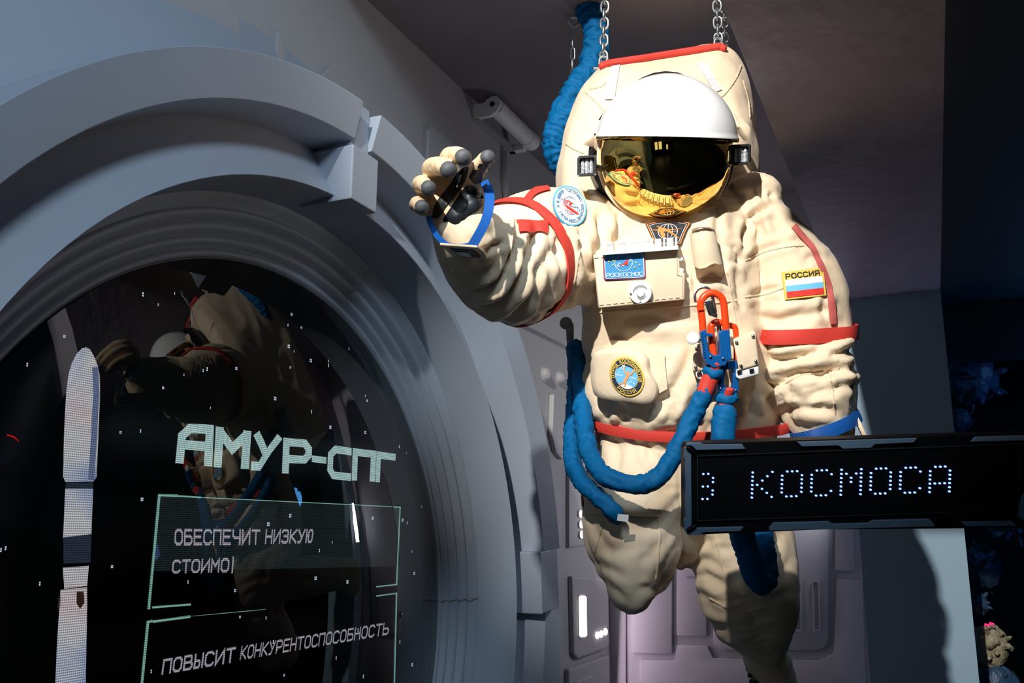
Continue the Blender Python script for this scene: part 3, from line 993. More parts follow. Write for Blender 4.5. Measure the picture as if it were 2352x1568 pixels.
def seam(pts, parent=None, bvh=None, off=0.0015, rad=0.0022, n=6, m=None):
    S = spline(pts, n)
    P = [hit(a, b, off, bvh or BVH) for a, b in S]
    P = [p for p in P if p is not None]
    if len(P) > 2:
        # broken into stitches by a wavy thickness
        return build(MB().tube(P, [rad * (0.75 + 0.5 * (i % 2)) for i in range(len(P))], 6), 'seam', m or M_suit, parent or suit)


def band(limbname, t, width, name, m, parent, tilt=(0, 0), off=0.006, th=0.004, nseg=64, rot=0.0):
    """webbing band all the way round a limb, laid on the cloth"""
    P, R = LIMBS[limbname][1], LIMBS[limbname][2]
    f = t * (len(P) - 1)
    i = min(int(f), len(P) - 2)
    c = P[i] * (1 - f + i) + P[i + 1] * (f - i)
    ax = P[i + 1] - P[i]
    ax /= np.linalg.norm(ax)
    b = FV - (FV @ ax) * ax
    b /= np.linalg.norm(b)
    a = np.cross(ax, b)
    ax = ax + a * tilt[0] + b * tilt[1]
    ax /= np.linalg.norm(ax)
    b = FV - (FV @ ax) * ax
    b /= np.linalg.norm(b)
    a = np.cross(ax, b)
    rm = max(R[i]) * 1.5
    rs = []
    for k in range(nseg):
        x = 2 * math.pi * k / nseg
        d = a * math.cos(x) + b * math.sin(x)
        best = None
        org = c + d * rm
        loc, nor, idx, dist = BVH.ray_cast(Vector(org), Vector(-d), rm)
        rs.append((rm - dist) if loc is not None else R[i][0])
    rs = np.array(rs)
    ra = np.array([math.hypot(R[i][0] * math.cos(2 * math.pi * k / nseg), R[i][1] * math.sin(2 * math.pi * k / nseg)) for k in range(nseg)])
    rs = np.clip(rs, ra * 0.88, ra * 1.18)
    for _ in range(3):
        rs = (rs * 2 + np.roll(rs, 1) + np.roll(rs, -1)) / 4
    rows = []
    for h, o in ((-.5, off), (-.5, off + th), (-.3, off + th + .001), (0, off + th + .0015), (.3, off + th + .001), (.5, off + th), (.5, off)):
        rows.append([c + ax * h * width + (a * math.cos(2 * math.pi * k / nseg) + b * math.sin(2 * math.pi * k / nseg)) * (rs[k] + o) for k in range(nseg)])
    mb = MB().rings(rows, True, False, True)
    return build(mb, name, m, parent, True, angle=50)


band('torso', 0.955, 0.026, 'waist_belt', M_red, fig, tilt=(-0.07, 0.22), off=0.004, th=0.007)
band('arm_a', 0.50, 0.034, 'sleeve_band', M_red, fig, off=0.004)
band('arm_b', 0.565, 0.036, 'sleeve_band', M_red, fig, off=0.006, th=0.006, tilt=(-0.06, 0.28))
band('arm_b', 0.945, 0.032, 'wrist_strap', M_bluew, fig, off=0.006, tilt=(0.22, 0.35))
strip([(1188, 523), (1220, 521), (1256, 522)], 28, 0.012, 'sleeve_tab', M_red, fig)
strip([(1205, 470), (1222, 448), (1240, 438), (1262, 432)], 15, 0.010, 'shoulder_tape', M_red, fig)
strip([(1820, 522), (1846, 552), (1866, 575), (1880, 606), (1897, 645), (1907, 690), (1911, 742)], 12, 0.012, 'shoulder_tape', M_pink, fig)
strip([(1378, 985), (1362, 1040), (1344, 1090), (1336, 1130), (1338, 1165)], 8, 0.006, 'side_piping', M_red, fig)

# seams
seam([(1326, 540), (1330, 570), (1326, 610), (1318, 650), (1300, 690)])
seam([(1180, 495), (1176, 540), (1168, 590), (1150, 640)])
seam([(1712, 598), (1760, 578), (1810, 567), (1845, 565)])
seam([(1712, 682), (1760, 676), (1798, 662)])
seam([(1668, 620), (1676, 660), (1684, 710), (1690, 750)])
seam([(1420, 985), (1415, 1010)])
seam([(1806, 880), (1840, 862), (1890, 852)])
seam([(1905, 850), (1912, 900), (1918, 950)])
seam([(1330, 720), (1420, 715), (1520, 708), (1600, 700), (1690, 690)])
seam([(1570, 1010), (1566, 1080), (1564, 1150), (1566, 1230)])
seam([(1512, 1185), (1515, 1230), (1512, 1280), (1505, 1330)], rad=0.0025)
seam([(1640, 1225), (1652, 1270), (1664, 1320), (1676, 1350), (1710, 1365)], rad=0.0025)
seam([(1630, 1372), (1670, 1395), (1710, 1402), (1745, 1396)], rad=0.0028)
seam([(1388, 1192), (1378, 1230), (1366, 1270)])
seam([(1345, 1178), (1400, 1180), (1450, 1184), (1514, 1186)], rad=0.003)

# boot under the right-hand leg
mb1 = MB().tube([at(1750, 1475, 2.5), at(1762, 1512, 2.53), at(1775, 1555, 2.56), at(1785, 1600, 2.58)], [(0.058, 0.065), (0.062, 0.07), (0.060, 0.075), (0.062, 0.08)], 24, ref=FV)
mb2 = MB().tube([at(1782, 1560, 2.62), at(1776, 1600, 2.50), at(1765, 1640, 2.40)], [(0.055, 0.06), (0.060, 0.055), (0.05, 0.04)], 24, ref=UV)
Vk, Nk, Fk = fuse([mb1, mb2], 0.006, 6)
Vk = Vk + Nk * (0.006 * (ridged(noise3(Vk * 16)) - .4))[:, None]
boot = mesh_obj('boot', Vk, Fk, M_suit, fig, True, angle=180)
mb = MB()
for i in range(9):
    a = np.array([1721, 1518]) * (1 - i / 8) + np.array([1752, 1640]) * (i / 8)
    mb.box(at(a[0] + 1, a[1], 2.56 - i * .015), (0.022, 0.05, 0.011))
build(mb, 'sole', M_black, boot, smooth=False, bevel=0.002)
mb1 = MB().tube([at(1488, 1288, 2.78), at(1500, 1290, 2.92), at(1505, 1300, 3.02)], [(0.066, 0.07), (0.07, 0.08), (0.062, 0.09)], 20, ref=UV)
build(mb1, 'boot', M_suit, fig)

# ================================================================== LETTERING (strokes on a unit cell, y down)
GL = {
    'А': [[(0, 1), (0, .3), (.3, 0), (.7, 0), (1, .3), (1, 1)], [(0, .6), (1, .6)]],
    'Б': [[(.9, 0), (0, 0), (0, 1), (.8, 1), (1, .85), (1, .6), (.8, .45), (0, .45)]],
    'В': [[(0, .48), (.75, .48), (.9, .38), (.9, .1), (.75, 0), (0, 0), (0, 1), (.8, 1), (1, .85), (1, .62), (.75, .48)]],
    'Г': [[(1, 0), (0, 0), (0, 1)]],
    'Д': [[(0, 1.18), (0, 1), (1, 1), (1, 1.18)], [(.14, 1), (.3, 0), (.82, 0), (.82, 1)]],
    'Е': [[(1, 0), (0, 0), (0, 1), (1, 1)], [(0, .48), (.85, .48)]],
    'З': [[(0, .12), (.2, 0), (.8, 0), (1, .15), (1, .35), (.8, .48), (.35, .48)], [(.8, .48), (1, .62), (1, .85), (.8, 1), (.2, 1), (0, .88)]],
    'И': [[(0, 0), (0, 1), (1, 0), (1, 1)]],
    'К': [[(0, 0), (0, 1)], [(1, 0), (.15, .5), (1, 1)], [(0, .5), (.15, .5)]],
    'М': [[(0, 1), (0, 0), (.5, .55), (1, 0), (1, 1)]],
    'Н': [[(0, 0), (0, 1)], [(1, 0), (1, 1)], [(0, .5), (1, .5)]],
    'О': [[(.25, 0), (.75, 0), (1, .2), (1, .8), (.75, 1), (.25, 1), (0, .8), (0, .2), (.25, 0)]],
    'П': [[(0, 1), (0, 0), (1, 0), (1, 1)]],
    'Р': [[(0, 1), (0, 0), (.8, 0), (1, .15), (1, .42), (.8, .57), (0, .57)]],
    'С': [[(1, .15), (.78, 0), (.25, 0), (0, .2), (0, .8), (.25, 1), (.78, 1), (1, .85)]],
    'Т': [[(0, 0), (1, 0)], [(.5, 0), (.5, 1)]],
    'У': [[(0, 0), (.5, .55)], [(1, 0), (.35, 1), (.05, 1)]],
    'Ц': [[(0, 0), (0, 1), (1, 1), (1, 1.18)], [(.85, 0), (.85, 1)]],
    'Ч': [[(0, 0), (0, .4), (.2, .55), (1, .55)], [(1, 0), (1, 1)]],
    'Ы': [[(0, 0), (0, 1), (.5, 1), (.62, .85), (.62, .6), (.5, .48), (0, .48)], [(1, 0), (1, 1)]],
    'Ь': [[(0, 0), (0, 1), (.8, 1), (1, .85), (1, .6), (.8, .48), (0, .48)]],
    'Ю': [[(0, 0), (0, 1)], [(0, .5), (.35, .5)], [(.5, 0), (.85, 0), (1, .2), (1, .8), (.85, 1), (.5, 1), (.35, .8), (.35, .2), (.5, 0)]],
    'Я': [[(1, 1), (1, 0), (.2, 0), (0, .15), (0, .4), (.2, .55), (1, .55)], [(.45, .55), (0, 1)]],
    '-': [[(0, .55), (1, .55)]],
    '.': [[(.4, .95), (.5, 1)]],
    '|': [[(.4, -.1), (.4, 1.1)]],
    '*': [[(.5, .2), (.5, .8)], [(.2, .5), (.8, .5)]],
    'П*': [],
}


def stroke_faces(mb, line, w, fn, sub=1, ext=0.5):
    """thick polyline in a 2-D space mapped by fn(u, v) -> 3-D point"""
    P = [np.array(p, float) for p in line]
    if sub > 1:
        Q = []
        for i in range(len(P) - 1):
            for k in range(sub):
                Q.append(P[i] + (P[i + 1] - P[i]) * k / sub)
        Q.append(P[-1])
        P = Q
    n = len(P)
    closed = np.allclose(P[0], P[-1]) and n > 3
    L, R = [], []
    for i in range(n):
        if closed:
            a = P[i - 1] if i else P[n - 2]
            b = P[i + 1] if i < n - 1 else P[1]
        else:
            a, b = P[max(i - 1, 0)], P[min(i + 1, n - 1)]
        d1 = P[i] - a
        d2_ = b - P[i]
        if np.linalg.norm(d1) < 1e-9:
            d1 = d2_
        if np.linalg.norm(d2_) < 1e-9:
            d2_ = d1
        d1 = d1 / (np.linalg.norm(d1) + 1e-12)
        d2_ = d2_ / (np.linalg.norm(d2_) + 1e-12)
        t = d1 + d2_
        if np.linalg.norm(t) < 1e-6:
            t = d1
        t = t / np.linalg.norm(t)
        nn = np.array([-t[1], t[0]])
        k = 1.0 / max(0.45, abs(t @ d1))
        e = np.zeros(2)
        if not closed and i == 0:
            e = -d2_ * w * ext
        if not closed and i == n - 1:
            e = d1 * w * ext
        L.append(fn(*(P[i] + nn * w / 2 * k + e)))
        R.append(fn(*(P[i] - nn * w / 2 * k + e)))
    o = len(mb.v)
    mb.v += [tuple(p) for p in L] + [tuple(p) for p in R]
    for i in range(n - 1):
        mb.f.append((o + i, o + i + 1, o + n + i + 1, o + n + i))


def text_flat(mb, txt, fn, cw, chh, gap, w, sub=1):
    """text from the origin rightwards"""
    x = 0.0
    for c in txt:
        if c == ' ':
            x += cw * 0.7 + gap
            continue
        k = 0.55 if c in '.|' else 1.0
        for ln in GL[c]:
            stroke_faces(mb, [(x + p[0] * cw * k, p[1] * chh) for p in ln], w, fn, sub)
        x += cw * k + gap
    return x


def text_arc(mb, txt, fn, r, a_mid, step, chh, w, inward=False):
    """text on a circle; angles clockwise from the top; inward: reads along the bottom"""
    n = len(txt)
    for i, c in enumerate(txt):
        a = a_mid + (i - (n - 1) / 2) * step * (-1 if inward else 1)
        if c == ' ':
            continue
        cw = 0.66 * step * r

        def g(x, y, a=a):
            lx, ly = (x - 0.5 * cw), (y - chh / 2)
            rad = r - ly if not inward else r + ly
            da = lx / r * (1 if not inward else -1)
            return fn(rad * math.sin(a + da), -rad * math.cos(a + da))
        for ln in GL[c]:
            stroke_faces(mb, [(p[0] * cw, p[1] * chh) for p in ln], w, g)


def disc(mb, fn, rx, ry=None, nr=5, n=40, r0=0.0, cx=0, cy=0):
    ry = ry or rx
    R = []
    for i in range(nr + 1):
        q = r0 + (1 - r0) * i / nr
        q = max(q, 1e-3)
        R.append([fn(cx + rx * q * math.cos(2 * math.pi * k / n), cy + ry * q * math.sin(2 * math.pi * k / n)) for k in range(n)])
    mb.rings(R, True, False)


def gridquad(mb, fn, x0, y0, x1, y1, nx=8, ny=6):
    mb.rings([[fn(x0 + (x1 - x0) * i / nx, y0 + (y1 - y0) * j / ny) for i in range(nx + 1)] for j in range(ny + 1)], False, False)


def fill(mb, fn, pts):
    mb.poly([fn(*p) for p in pts])


def thick(mb, d):
    """give an open sheet a thickness away from the viewer side"""
    n = len(mb.v)
    from collections import Counter
    ec = Counter()
    for f in mb.f:
        for i in range(len(f)):
            a, b = f[i], f[(i + 1) % len(f)]
            ec[(min(a, b), max(a, b))] += 1
    mb.v += [tuple(np.array(v) + FV * d) for v in mb.v]
    fs = list(mb.f)
    mb.f += [tuple(i + n for i in f[::-1]) for f in fs]
    for f in fs:
        for i in range(len(f)):
            a, b = f[i], f[(i + 1) % len(f)]
            if ec[(min(a, b), max(a, b))] == 1:
                mb.f.append((a, b, b + n, a + n))
    return mb


def mapper(c, ux, vy, surf):
    """2-D patch space -> pixels -> surface; returns fn(layer)"""
    c, ux, vy = map(lambda q: np.array(q, float), (c, ux, vy))

    def at_layer(k):
        def fn(u, v):
            p = c + ux * u + vy * v
            return surf(p[0], p[1], k)
        return fn
    return at_layer


def cloth(z, base=0.009, step=0.0007, bvh=None):
    def f(px, py, k):
        h = hit(px, py, base + step * k, bvh)
        return at(px, py, z) if h is None else h
    return f


def plane_z(Z, step=0.0007):
    return lambda px, py, k: at(px, py, Z - 0.002 - step * k)


# ================================================================== HELMET
HC = at(1527, 362, 2.27)
R_ = 150 * 2.27 / FPX
hel = MB().sphere(HC, (R_ * 1.0), 48, 32)
visor = build(hel, 'visor', M_gold, fig, True, angle=180)
# brim shell: part of a slightly larger sphere above a tilted plane
SCN = at(1529, 338, 2.27)
RS = 163 * 2.27 / FPX
roll = math.radians(-3.5)
upv = UV * math.cos(roll) - RV * math.sin(roll)
upv = upv / np.linalg.norm(upv)
rd = ray(1530, 312)
nrm = upv - (upv @ rd) * rd / (rd @ rd)
nrm = nrm / np.linalg.norm(nrm) + FV * 0.035
nrm = nrm / np.linalg.norm(nrm)
k0 = (at(1530, 311, 2.20) - SCN) @ nrm / RS
th0 = math.acos(max(-1, min(1, k0)))
prof = []
for t in np.linspace(0.02, th0, 26):
    prof.append((RS * math.sin(t), RS * math.cos(t)))
prof.append((RS * math.sin(th0) * 1.012, RS * math.cos(th0) - 0.002))
prof.append((RS * math.sin(th0) * 1.012, RS * math.cos(th0) - 0.006))
lip = prof[-1]
build(MB().lathe(prof, SCN, nrm, 72), 'sun_visor', M_shell, fig, True, angle=60)
prof = [(lip[0] * 1.0, lip[1] + 0.001), (lip[0], lip[1] - 0.0045), (lip[0] * 0.985, lip[1] - 0.006), (lip[0] * 0.93, lip[1] - 0.006), (lip[0] * 0.90, lip[1] + 0.02)]
build(MB().lathe(prof, SCN, nrm, 72), 'visor_rim', M_gold, fig, True, angle=50)
# dark collar ring between helmet and hood
Rn = []
prof = [(RS * 1.0, 0.0), (RS * 1.05, -0.01), (RS * 1.05, -0.05), (RS * 0.9, -0.09)]
build(MB().lathe(prof, SCN + FV * 0.055, -FV + UV * 0.25, 56), 'hood_lining', M_black, fig, True)
# clear rim of the face plate
a1 = [HC + (RV * math.cos(x) + (UV * 0.99) * math.sin(x)) * R_ * 1.012 + FV * 0.012 for x in np.linspace(math.radians(165), math.radians(375), 60)]
build(MB().tube(a1, 0.0045, 8), 'face_ring', M_suit, fig)

# torn cloth flaps at the temples
for pts, zz in (([(1366, 286), (1374, 276), (1384, 282), (1388, 300), (1374, 345), (1362, 338), (1338, 330), (1345, 310)], 2.33),
                ([(1684, 262), (1698, 268), (1722, 292), (1720, 318), (1708, 322), (1692, 300), (1684, 285)], 2.33)):
    mb = MB()
    c = np.mean(pts, 0)
    R = []
    pts = spline(pts + [pts[0]], 4)[:-1]
    for q in (1.0, 0.8, 0.5, 0.1):
        R.append([at(*(c + (np.array(p) - c) * q), zz - 0.016 * (1 - q) ** 0.7 + 0.008 * math.sin(0.45 * i) * q) for i, p in enumerate(pts)])
    mb.rings(R, True, False)
    build(mb, 'flap', M_suit, fig, True, angle=180)

# helmet lamps
for (cx, cy, hw, hh, zz, sg) in ((1348, 381, 22, 24, 2.20, 1), (1701, 355, 24, 24, 2.22, -1)):
    mb = MB()
    c = np.array([cx, cy])

    def q(x, y, z):
        return at(cx + x, cy + y - 1.5 * x / 22 * 1.0, z)
    out = rrect(-hw, -hh, hw, hh, 6, 4)
    L = [[q(x * k, y * k, z) for x, y in out] for k, z in ((0.93, zz), (1.0, zz + 0.006), (1.0, zz + 0.045), (0.8, zz + 0.06))]
    mb.rings([[q(x * .72, y * .72, zz + 0.012) for x, y in out], [q(x * .78, y * .78, zz) for x, y in out]] + L, True, False)
    mb.poly(L[-1])
    hl = build(mb, 'helmet_lamp', M_black, fig, True, angle=40)
    mb = MB()
    for k in range(3):
        x0 = -hw * .7 + hw * 1.4 * k / 3 + 0.6
        x1 = -hw * .7 + hw * 1.4 * (k + 1) / 3 - 0.6
        mb.rings([[q(x0 + (x1 - x0) * u, y, zz + 0.012 - 0.004 * math.sin(math.pi * u)) for u in np.linspace(0, 1, 7)] for y in (-hh * .7, 0, hh * .7)], False, False)
    build(mb, 'reflector', M_lens, hl, True)
    for x, y in ((-.86, -.86), (.86, -.86), (-.86, .86), (.86, .86)):
        build(MB().sphere(q(x * hw, y * hh, zz + 0.001), 0.0025, 8, 6), 'screw', M_steel, hl)
    build(MB().tube([q(sg * hw, 4, zz + 0.03), q(sg * (hw + 10), 8, zz + 0.04), q(sg * (hw + 22), 10, zz + 0.07)], 0.007, 10), 'lamp_arm', M_black, hl)

# ================================================================== CHEST
ZB = 2.15
cb = [(1362, 584), (1560, 571), (1562, 624), (1574, 627), (1573, 688), (1374, 708)]
mb = MB()
nn = len(cb)
c = np.mean(cb, 0)
fr = [at(*(c + (np.array(p) - c) * 0.985), ZB) for p in cb]
f2_ = [at(*p, ZB + 0.012) for p in cb]
bk = [at(*p, 2.26) for p in cb]
mb.rings([fr, f2_, bk], True, True)
box = build(mb, 'chest_box', M_suit, fig, True, bevel=0.004, angle=50)
seams_box = MB()
for a, b in (((1366, 592), (1556, 579)), ((1378, 700), (1568, 682)), ((1554, 578), (1556, 630)), ((1556, 631), (1568, 634)), ((1567, 634), (1567, 682))):
    n = 24
    P = [at(*(np.array(a) + (np.array(b) - np.array(a)) * i / n), ZB - 0.001) for i in range(n + 1)]
    for i in range(0, n, 2):
        seams_box.tube([P[i], P[i + 1]], 0.0011, 5)
build(seams_box, 'stitching', M_seam, box)
# white switch row on the top edge
mb = MB()
for i in range(7):
    x = 1388 + i * 27.5
    y = 555 - i * 1.9
    mb.hexa([at(x - 2.5, y, 2.14), at(x + 2.5, y, 2.14), at(x + 2.5, y + 25, 2.13), at(x - 2.5, y + 25, 2.13), at(x - 2.5, y, 2.19), at(x + 2.5, y, 2.19), at(x + 2.5, y + 25, 2.19), at(x - 2.5, y + 25, 2.19)])
mb.hexa([at(1384, 576, 2.128), at(1558, 563, 2.128), at(1558, 573, 2.128), at(1384, 586, 2.128), at(1384, 576, 2.2), at(1558, 563, 2.2), at(1558, 573, 2.2), at(1384, 586, 2.2)])
rack = build(mb, 'switch_rack', M_white, fig, False, bevel=0.0015)
for i in range(6):
    x = 1401.5 + i * 27.5
    y = 556 - i * 1.9
    build(MB().hexa([at(x - 8, y + 2, 2.135), at(x + 8, y + 1, 2.135), at(x + 8, y + 18, 2.145), at(x - 8, y + 19, 2.145), at(x - 8, y, 2.18), at(x + 8, y - 1, 2.18), at(x + 8, y + 18, 2.18), at(x - 8, y + 19, 2.18)]), 'switch', M_white, rack, False, bevel=0.002)
    build(MB().hexa([at(x - 9, y + 19, 2.132), at(x + 9, y + 18, 2.132), at(x + 9, y + 21, 2.132), at(x - 9, y + 22, 2.132), at(x - 9, y + 19, 2.14), at(x + 9, y + 18, 2.14), at(x + 9, y + 21, 2.14), at(x - 9, y + 22, 2.14)]), 'switch_slot', M_grey, rack, False)
# white side pin
build(MB().tube([at(1556, 597, 2.16), at(1569, 595, 2.155)], 0.005, 10, roundcap=False), 'pin', M_white, box)
build(MB().tube([at(1556, 618, 2.16), at(1570, 622, 2.155)], 0.005, 10, roundcap=False), 'pin', M_white, box)
# knob
KC = at(1471, 672, ZB)
kn_ax = -ray(1471, 672)
kn_ax = kn_ax / np.linalg.norm(kn_ax)
k1 = ZB / FPX
prof = [(26 * k1, -0.004), (26 * k1, 0.010), (24.5 * k1, 0.013), (18 * k1, 0.013), (16.5 * k1, 0.006), (10.5 * k1, 0.004), (10 * k1, 0.016), (8.5 * k1, 0.018), (0.0005, 0.018)]
knob = build(MB().lathe(prof, KC, kn_ax, 40), 'knob', M_white, fig, True, angle=40)
for x in (1448.5, 1493.5):
    build(MB().sphere(at(x, 673, ZB - 0.013), 0.0025, 8, 6), 'screw', M_steel, knob)
build(MB().prism([at(1471, 689, ZB - 0.0136), at(1468, 694, ZB - 0.0136), at(1474, 694, ZB - 0.0136)], FV * 0.001), 'pointer', M_grey, knob)

# blue patch on the chest box
PM = mapper((1434, 610), (48, -2.2), (1.2, 31), plane_z(ZB))
blue_p = None
mb = MB()
pts = rrect(-1.0, -1.0, 1.0, 1.0, 0.14, 4)
mb.prism([PM(3)(*p) for p in pts], FV * 0.004)
blue_p = build(mb, 'mission_patch', T_maroon, fig)
mb = MB()
fill(mb, PM(4), [(u * .955, v * .935) for u, v in pts])
build(mb, 'field', T_blue, blue_p)
mb = MB()
for k in range(-15, 16):   # light diagonal threads
    x0 = k * 0.125
    seg = []
    a, b = -0.9, 0.9
    p0, p1 = (x0 - 0.58, 0.9), (x0 + 0.58, -0.9)
    t0, t1 = 0.0, 1.0
    dx = p1[0] - p0[0]
    lo, hi = (-0.92 - p0[0]) / dx, (0.92 - p0[0]) / dx
    t0, t1 = max(0, lo), min(1, hi)
    if t1 > t0:
        q = lambda t: (p0[0] + dx * t, p0[1] + (p1[1] - p0[1]) * t)
        stroke_faces(mb, [q(t0), q(t1)], 0.03, PM(5))
build(mb, 'stripes', T_cyan, blue_p)
mb = MB()
circ = [(-0.03 + 0.42 * math.cos(x), -0.22 + 0.62 * math.sin(x)) for x in np.linspace(0, 2 * math.pi, 33)]
stroke_faces(mb, circ, 0.025, PM(6))
stroke_faces(mb, [(-0.3, 0.02), (-0.34, -0.02), (-0.3, -0.12), (-0.2, -0.2)], 0.05, PM(6))
stroke_faces(mb, [(-0.3, 0.02), (-0.2, 0.05), (-0.1, 0.02), (0.1, -0.13)], 0.045, PM(6))
stroke_faces(mb, [(0.2, -0.28), (0.28, -0.38), (0.3, -0.44), (0.26, -0.46)], 0.03, PM(6))
stroke_faces(mb, [(u * .93, v * .9) for u, v in pts] + [(pts[0][0] * .93, pts[0][1] * .9)], 0.03, PM(6))


def shift(fn, x, y):
    return lambda u, v: fn(u + x, v + y)


text_flat(mb, 'РОСКОСМОС', shift(PM(6), -0.86, 0.52), 0.155, 0.27, 0.042, 0.03)
build(mb, 'lettering', T_white, blue_p)
mb = MB()
fill(mb, PM(7), [(-0.24, 0.06), (-0.02, -0.2), (0.2, -0.5), (0.17, -0.3), (0.18, -0.02), (0.06, -0.08), (-0.05, -0.07), (-0.15, 0.02)])
build(mb, 'arrow', T_red, blue_p)
for x, y in ((-.72, -.36), (-.52, -.42), (-.54, -.1), (.56, -.2), (.72, 0), (.5, .14)):
    mb = MB()
    for a in (0, 45):
        c_, s_ = math.cos(math.radians(a)) * .045, math.sin(math.radians(a)) * .045
        fill(mb, PM(6.5 + a / 90), [(x + c_, y + s_ * 1.5), (x - s_, y + c_ * 1.5), (x - c_, y - s_ * 1.5), (x + s_, y - c_ * 1.5)])
    build(mb, 'star', T_yellow, blue_p)

# round training-centre patch on the shoulder
PM = mapper((1305, 479.5), (34, 17), (-10, 39), cloth(2.25))
mb = MB()
disc(mb, PM(0), 1.07, nr=6, n=48)
p1 = build(thick(mb, 0.004), 'mission_patch', T_steel, fig, True, angle=60)
mb = MB()
disc(mb, PM(2), 0.98, nr=6, n=48)
build(mb, 'field', T_white, p1)
mb = MB()
stroke_faces(mb, [(0.99 * math.cos(x), 0.99 * math.sin(x)) for x in np.linspace(0, 2 * math.pi, 49)], 0.08, PM(3))
build(mb, 'border', T_cyan, p1)
mb = MB()
text_arc(mb, 'ЦЕНТР ПОДГОТОВКИ КОСМОНАВТОВ', PM(4), 0.78, math.radians(35), math.radians(8.6), 0.15, 0.028)
text_arc(mb, 'ИМЕНИ Ю.А. ГАГАРИНА', PM(4), 0.78, math.radians(-125), math.radians(-8.4) * -1, 0.15, 0.028, inward=True)
for a in (-92 + 8, 170 - 10):
    x, y = 0.78 * math.sin(math.radians(a)), -0.78 * math.cos(math.radians(a))
    fill(mb, PM(4), [(x, y - .08), (x + .05, y), (x, y + .08), (x - .05, y)])
gc = [(0.02 + 0.46 * math.cos(x), 0.46 * math.sin(x)) for x in np.linspace(0, 2 * math.pi, 33)]
stroke_faces(mb, gc, 0.022, PM(4))
stroke_faces(mb, [(0.02 + 0.22 * math.cos(x), 0.46 * math.sin(x)) for x in np.linspace(0, 2 * math.pi, 33)], 0.018, PM(4))
stroke_faces(mb, [(0.02, -.46), (0.02, .46)], 0.018, PM(4))
stroke_faces(mb, [(-.42, -.12), (0, -.18), (.44, -.12)], 0.018, PM(4))
stroke_faces(mb, [(-.6, .02), (-.62, -.1), (-.5, -.12), (0, .05), (.5, -.1), (.62, -.02), (.55, .08)], 0.03, PM(4))
build(mb, 'lettering', T_steel, p1)
mb = MB()
fill(mb, PM(5), [(-.45, .12), (-.2, .1), (.15, .12), (.62, .2), (.5, .28), (.1, .25), (-.2, .2)])
text_flat(mb, 'ЦПК', shift(PM(5), -.42, -.18), 0.14, 0.2, 0.06, 0.04)
for i in range(7):
    stroke_faces(mb, [(-.22 + .08 * i, .30), (-.24 + .08 * i, .38)], 0.03, PM(5))
build(mb, 'ribbon', T_red, p1)

# tricolour patch on the upper arm
PM = mapper((1845.5, 653), (42.5, -4.5), (4, 29.5), cloth(2.28))
mb = MB()
gridquad(mb, PM(0), -1.03, -1.05, 1.03, 1.05, 10, 8)
p2 = build(thick(mb, 0.004), 'flag_patch', T_yellow, fig, True, angle=60)
for nm, m_, v0, v1 in (('white_stripe', T_white, -.42, .04), ('blue_stripe', T_cyan, .04, .47), ('red_stripe', T_red, .47, .92)):
    mb = MB()
    gridquad(mb, PM(2), -.92, v0, .92, v1, 10, 4)
    build(mb, nm, m_, p2)
mb = MB()
text_flat(mb, 'РОССИЯ', shift(PM(3), -.84, -.86), 0.2, 0.34, 0.085, 0.055, 2)
build(mb, 'lettering', T_black, p2)

# dark patch under the chin
PM = mapper((1534, 538), (50, -1), (-1, 28), cloth(2.20, 0.010))
shape = [(-1.0, -.72), (-.6, -.92), (0, -1.0), (.55, -.95), (1.0, -.78), (.8, 0), (.6, .98), (0, 1.05), (-.55, .98), (-.8, 0)]
mb = MB()


def scaled(k):
    S = spline(shape + [shape[0]], 1)[:-1]
    return [(p[0] * k, p[1] * k) for p in shape]


def area(mb, fn, pts, n=4):
    c = np.mean(pts, 0)
    P = []
    for i in range(len(pts)):
        a, b = np.array(pts[i]), np.array(pts[(i + 1) % len(pts)])
        P += [a + (b - a) * k / 3 for k in range(3)]
    mb.rings([[fn(*(c + (p - c) * max(q, .01))) for p in P] for q in np.linspace(1, 0, n + 1)], True, False)


area(mb, PM(0), shape)
p3 = build(thick(mb, 0.004), 'mission_patch', T_black, fig, True, angle=60)
mb = MB()
ring_ = scaled(.93) + [scaled(.93)[0]]
stroke_faces(mb, ring_, 0.05, PM(2), 3)
build(mb, 'border', T_orange, p3)
mb = MB()
ring_ = scaled(.82) + [scaled(.82)[0]]
stroke_faces(mb, ring_, 0.025, PM(2), 3)
stroke_faces(mb, [(0.42 * math.cos(x), -.1 + .6 * math.sin(x)) for x in np.linspace(0, 2 * math.pi, 33)], 0.03, PM(2))
stroke_faces(mb, [(0.2 * math.cos(x), -.1 + .6 * math.sin(x)) for x in np.linspace(0, 2 * math.pi, 33)], 0.02, PM(2))
stroke_faces(mb, [(-.42, -.1), (.42, -.1)], 0.03, PM(2), 4)
stroke_faces(mb, [(0, -.7), (0, .5)], 0.02, PM(2), 4)
build(mb, 'globe', T_white, p3)
mb = MB()
fill(mb, PM(3), [(-.75, -.22), (-.36, -.26), (.0, -.24), (.68, -.3), (.05, -.15), (-.3, -.12)])
fill(mb, PM(3.3), [(-.52, -.55), (-.30, -.42), (.05, -.22), (.1, -.12), (.62, .62), (-.02, -.05), (-.3, -.2)])
fill(mb, PM(3.3), [(-.42, -.3), (-.24, -.25), (-.1, .2), (-.2, .5), (-.35, .0)])
build(mb, 'star', T_orange, p3)

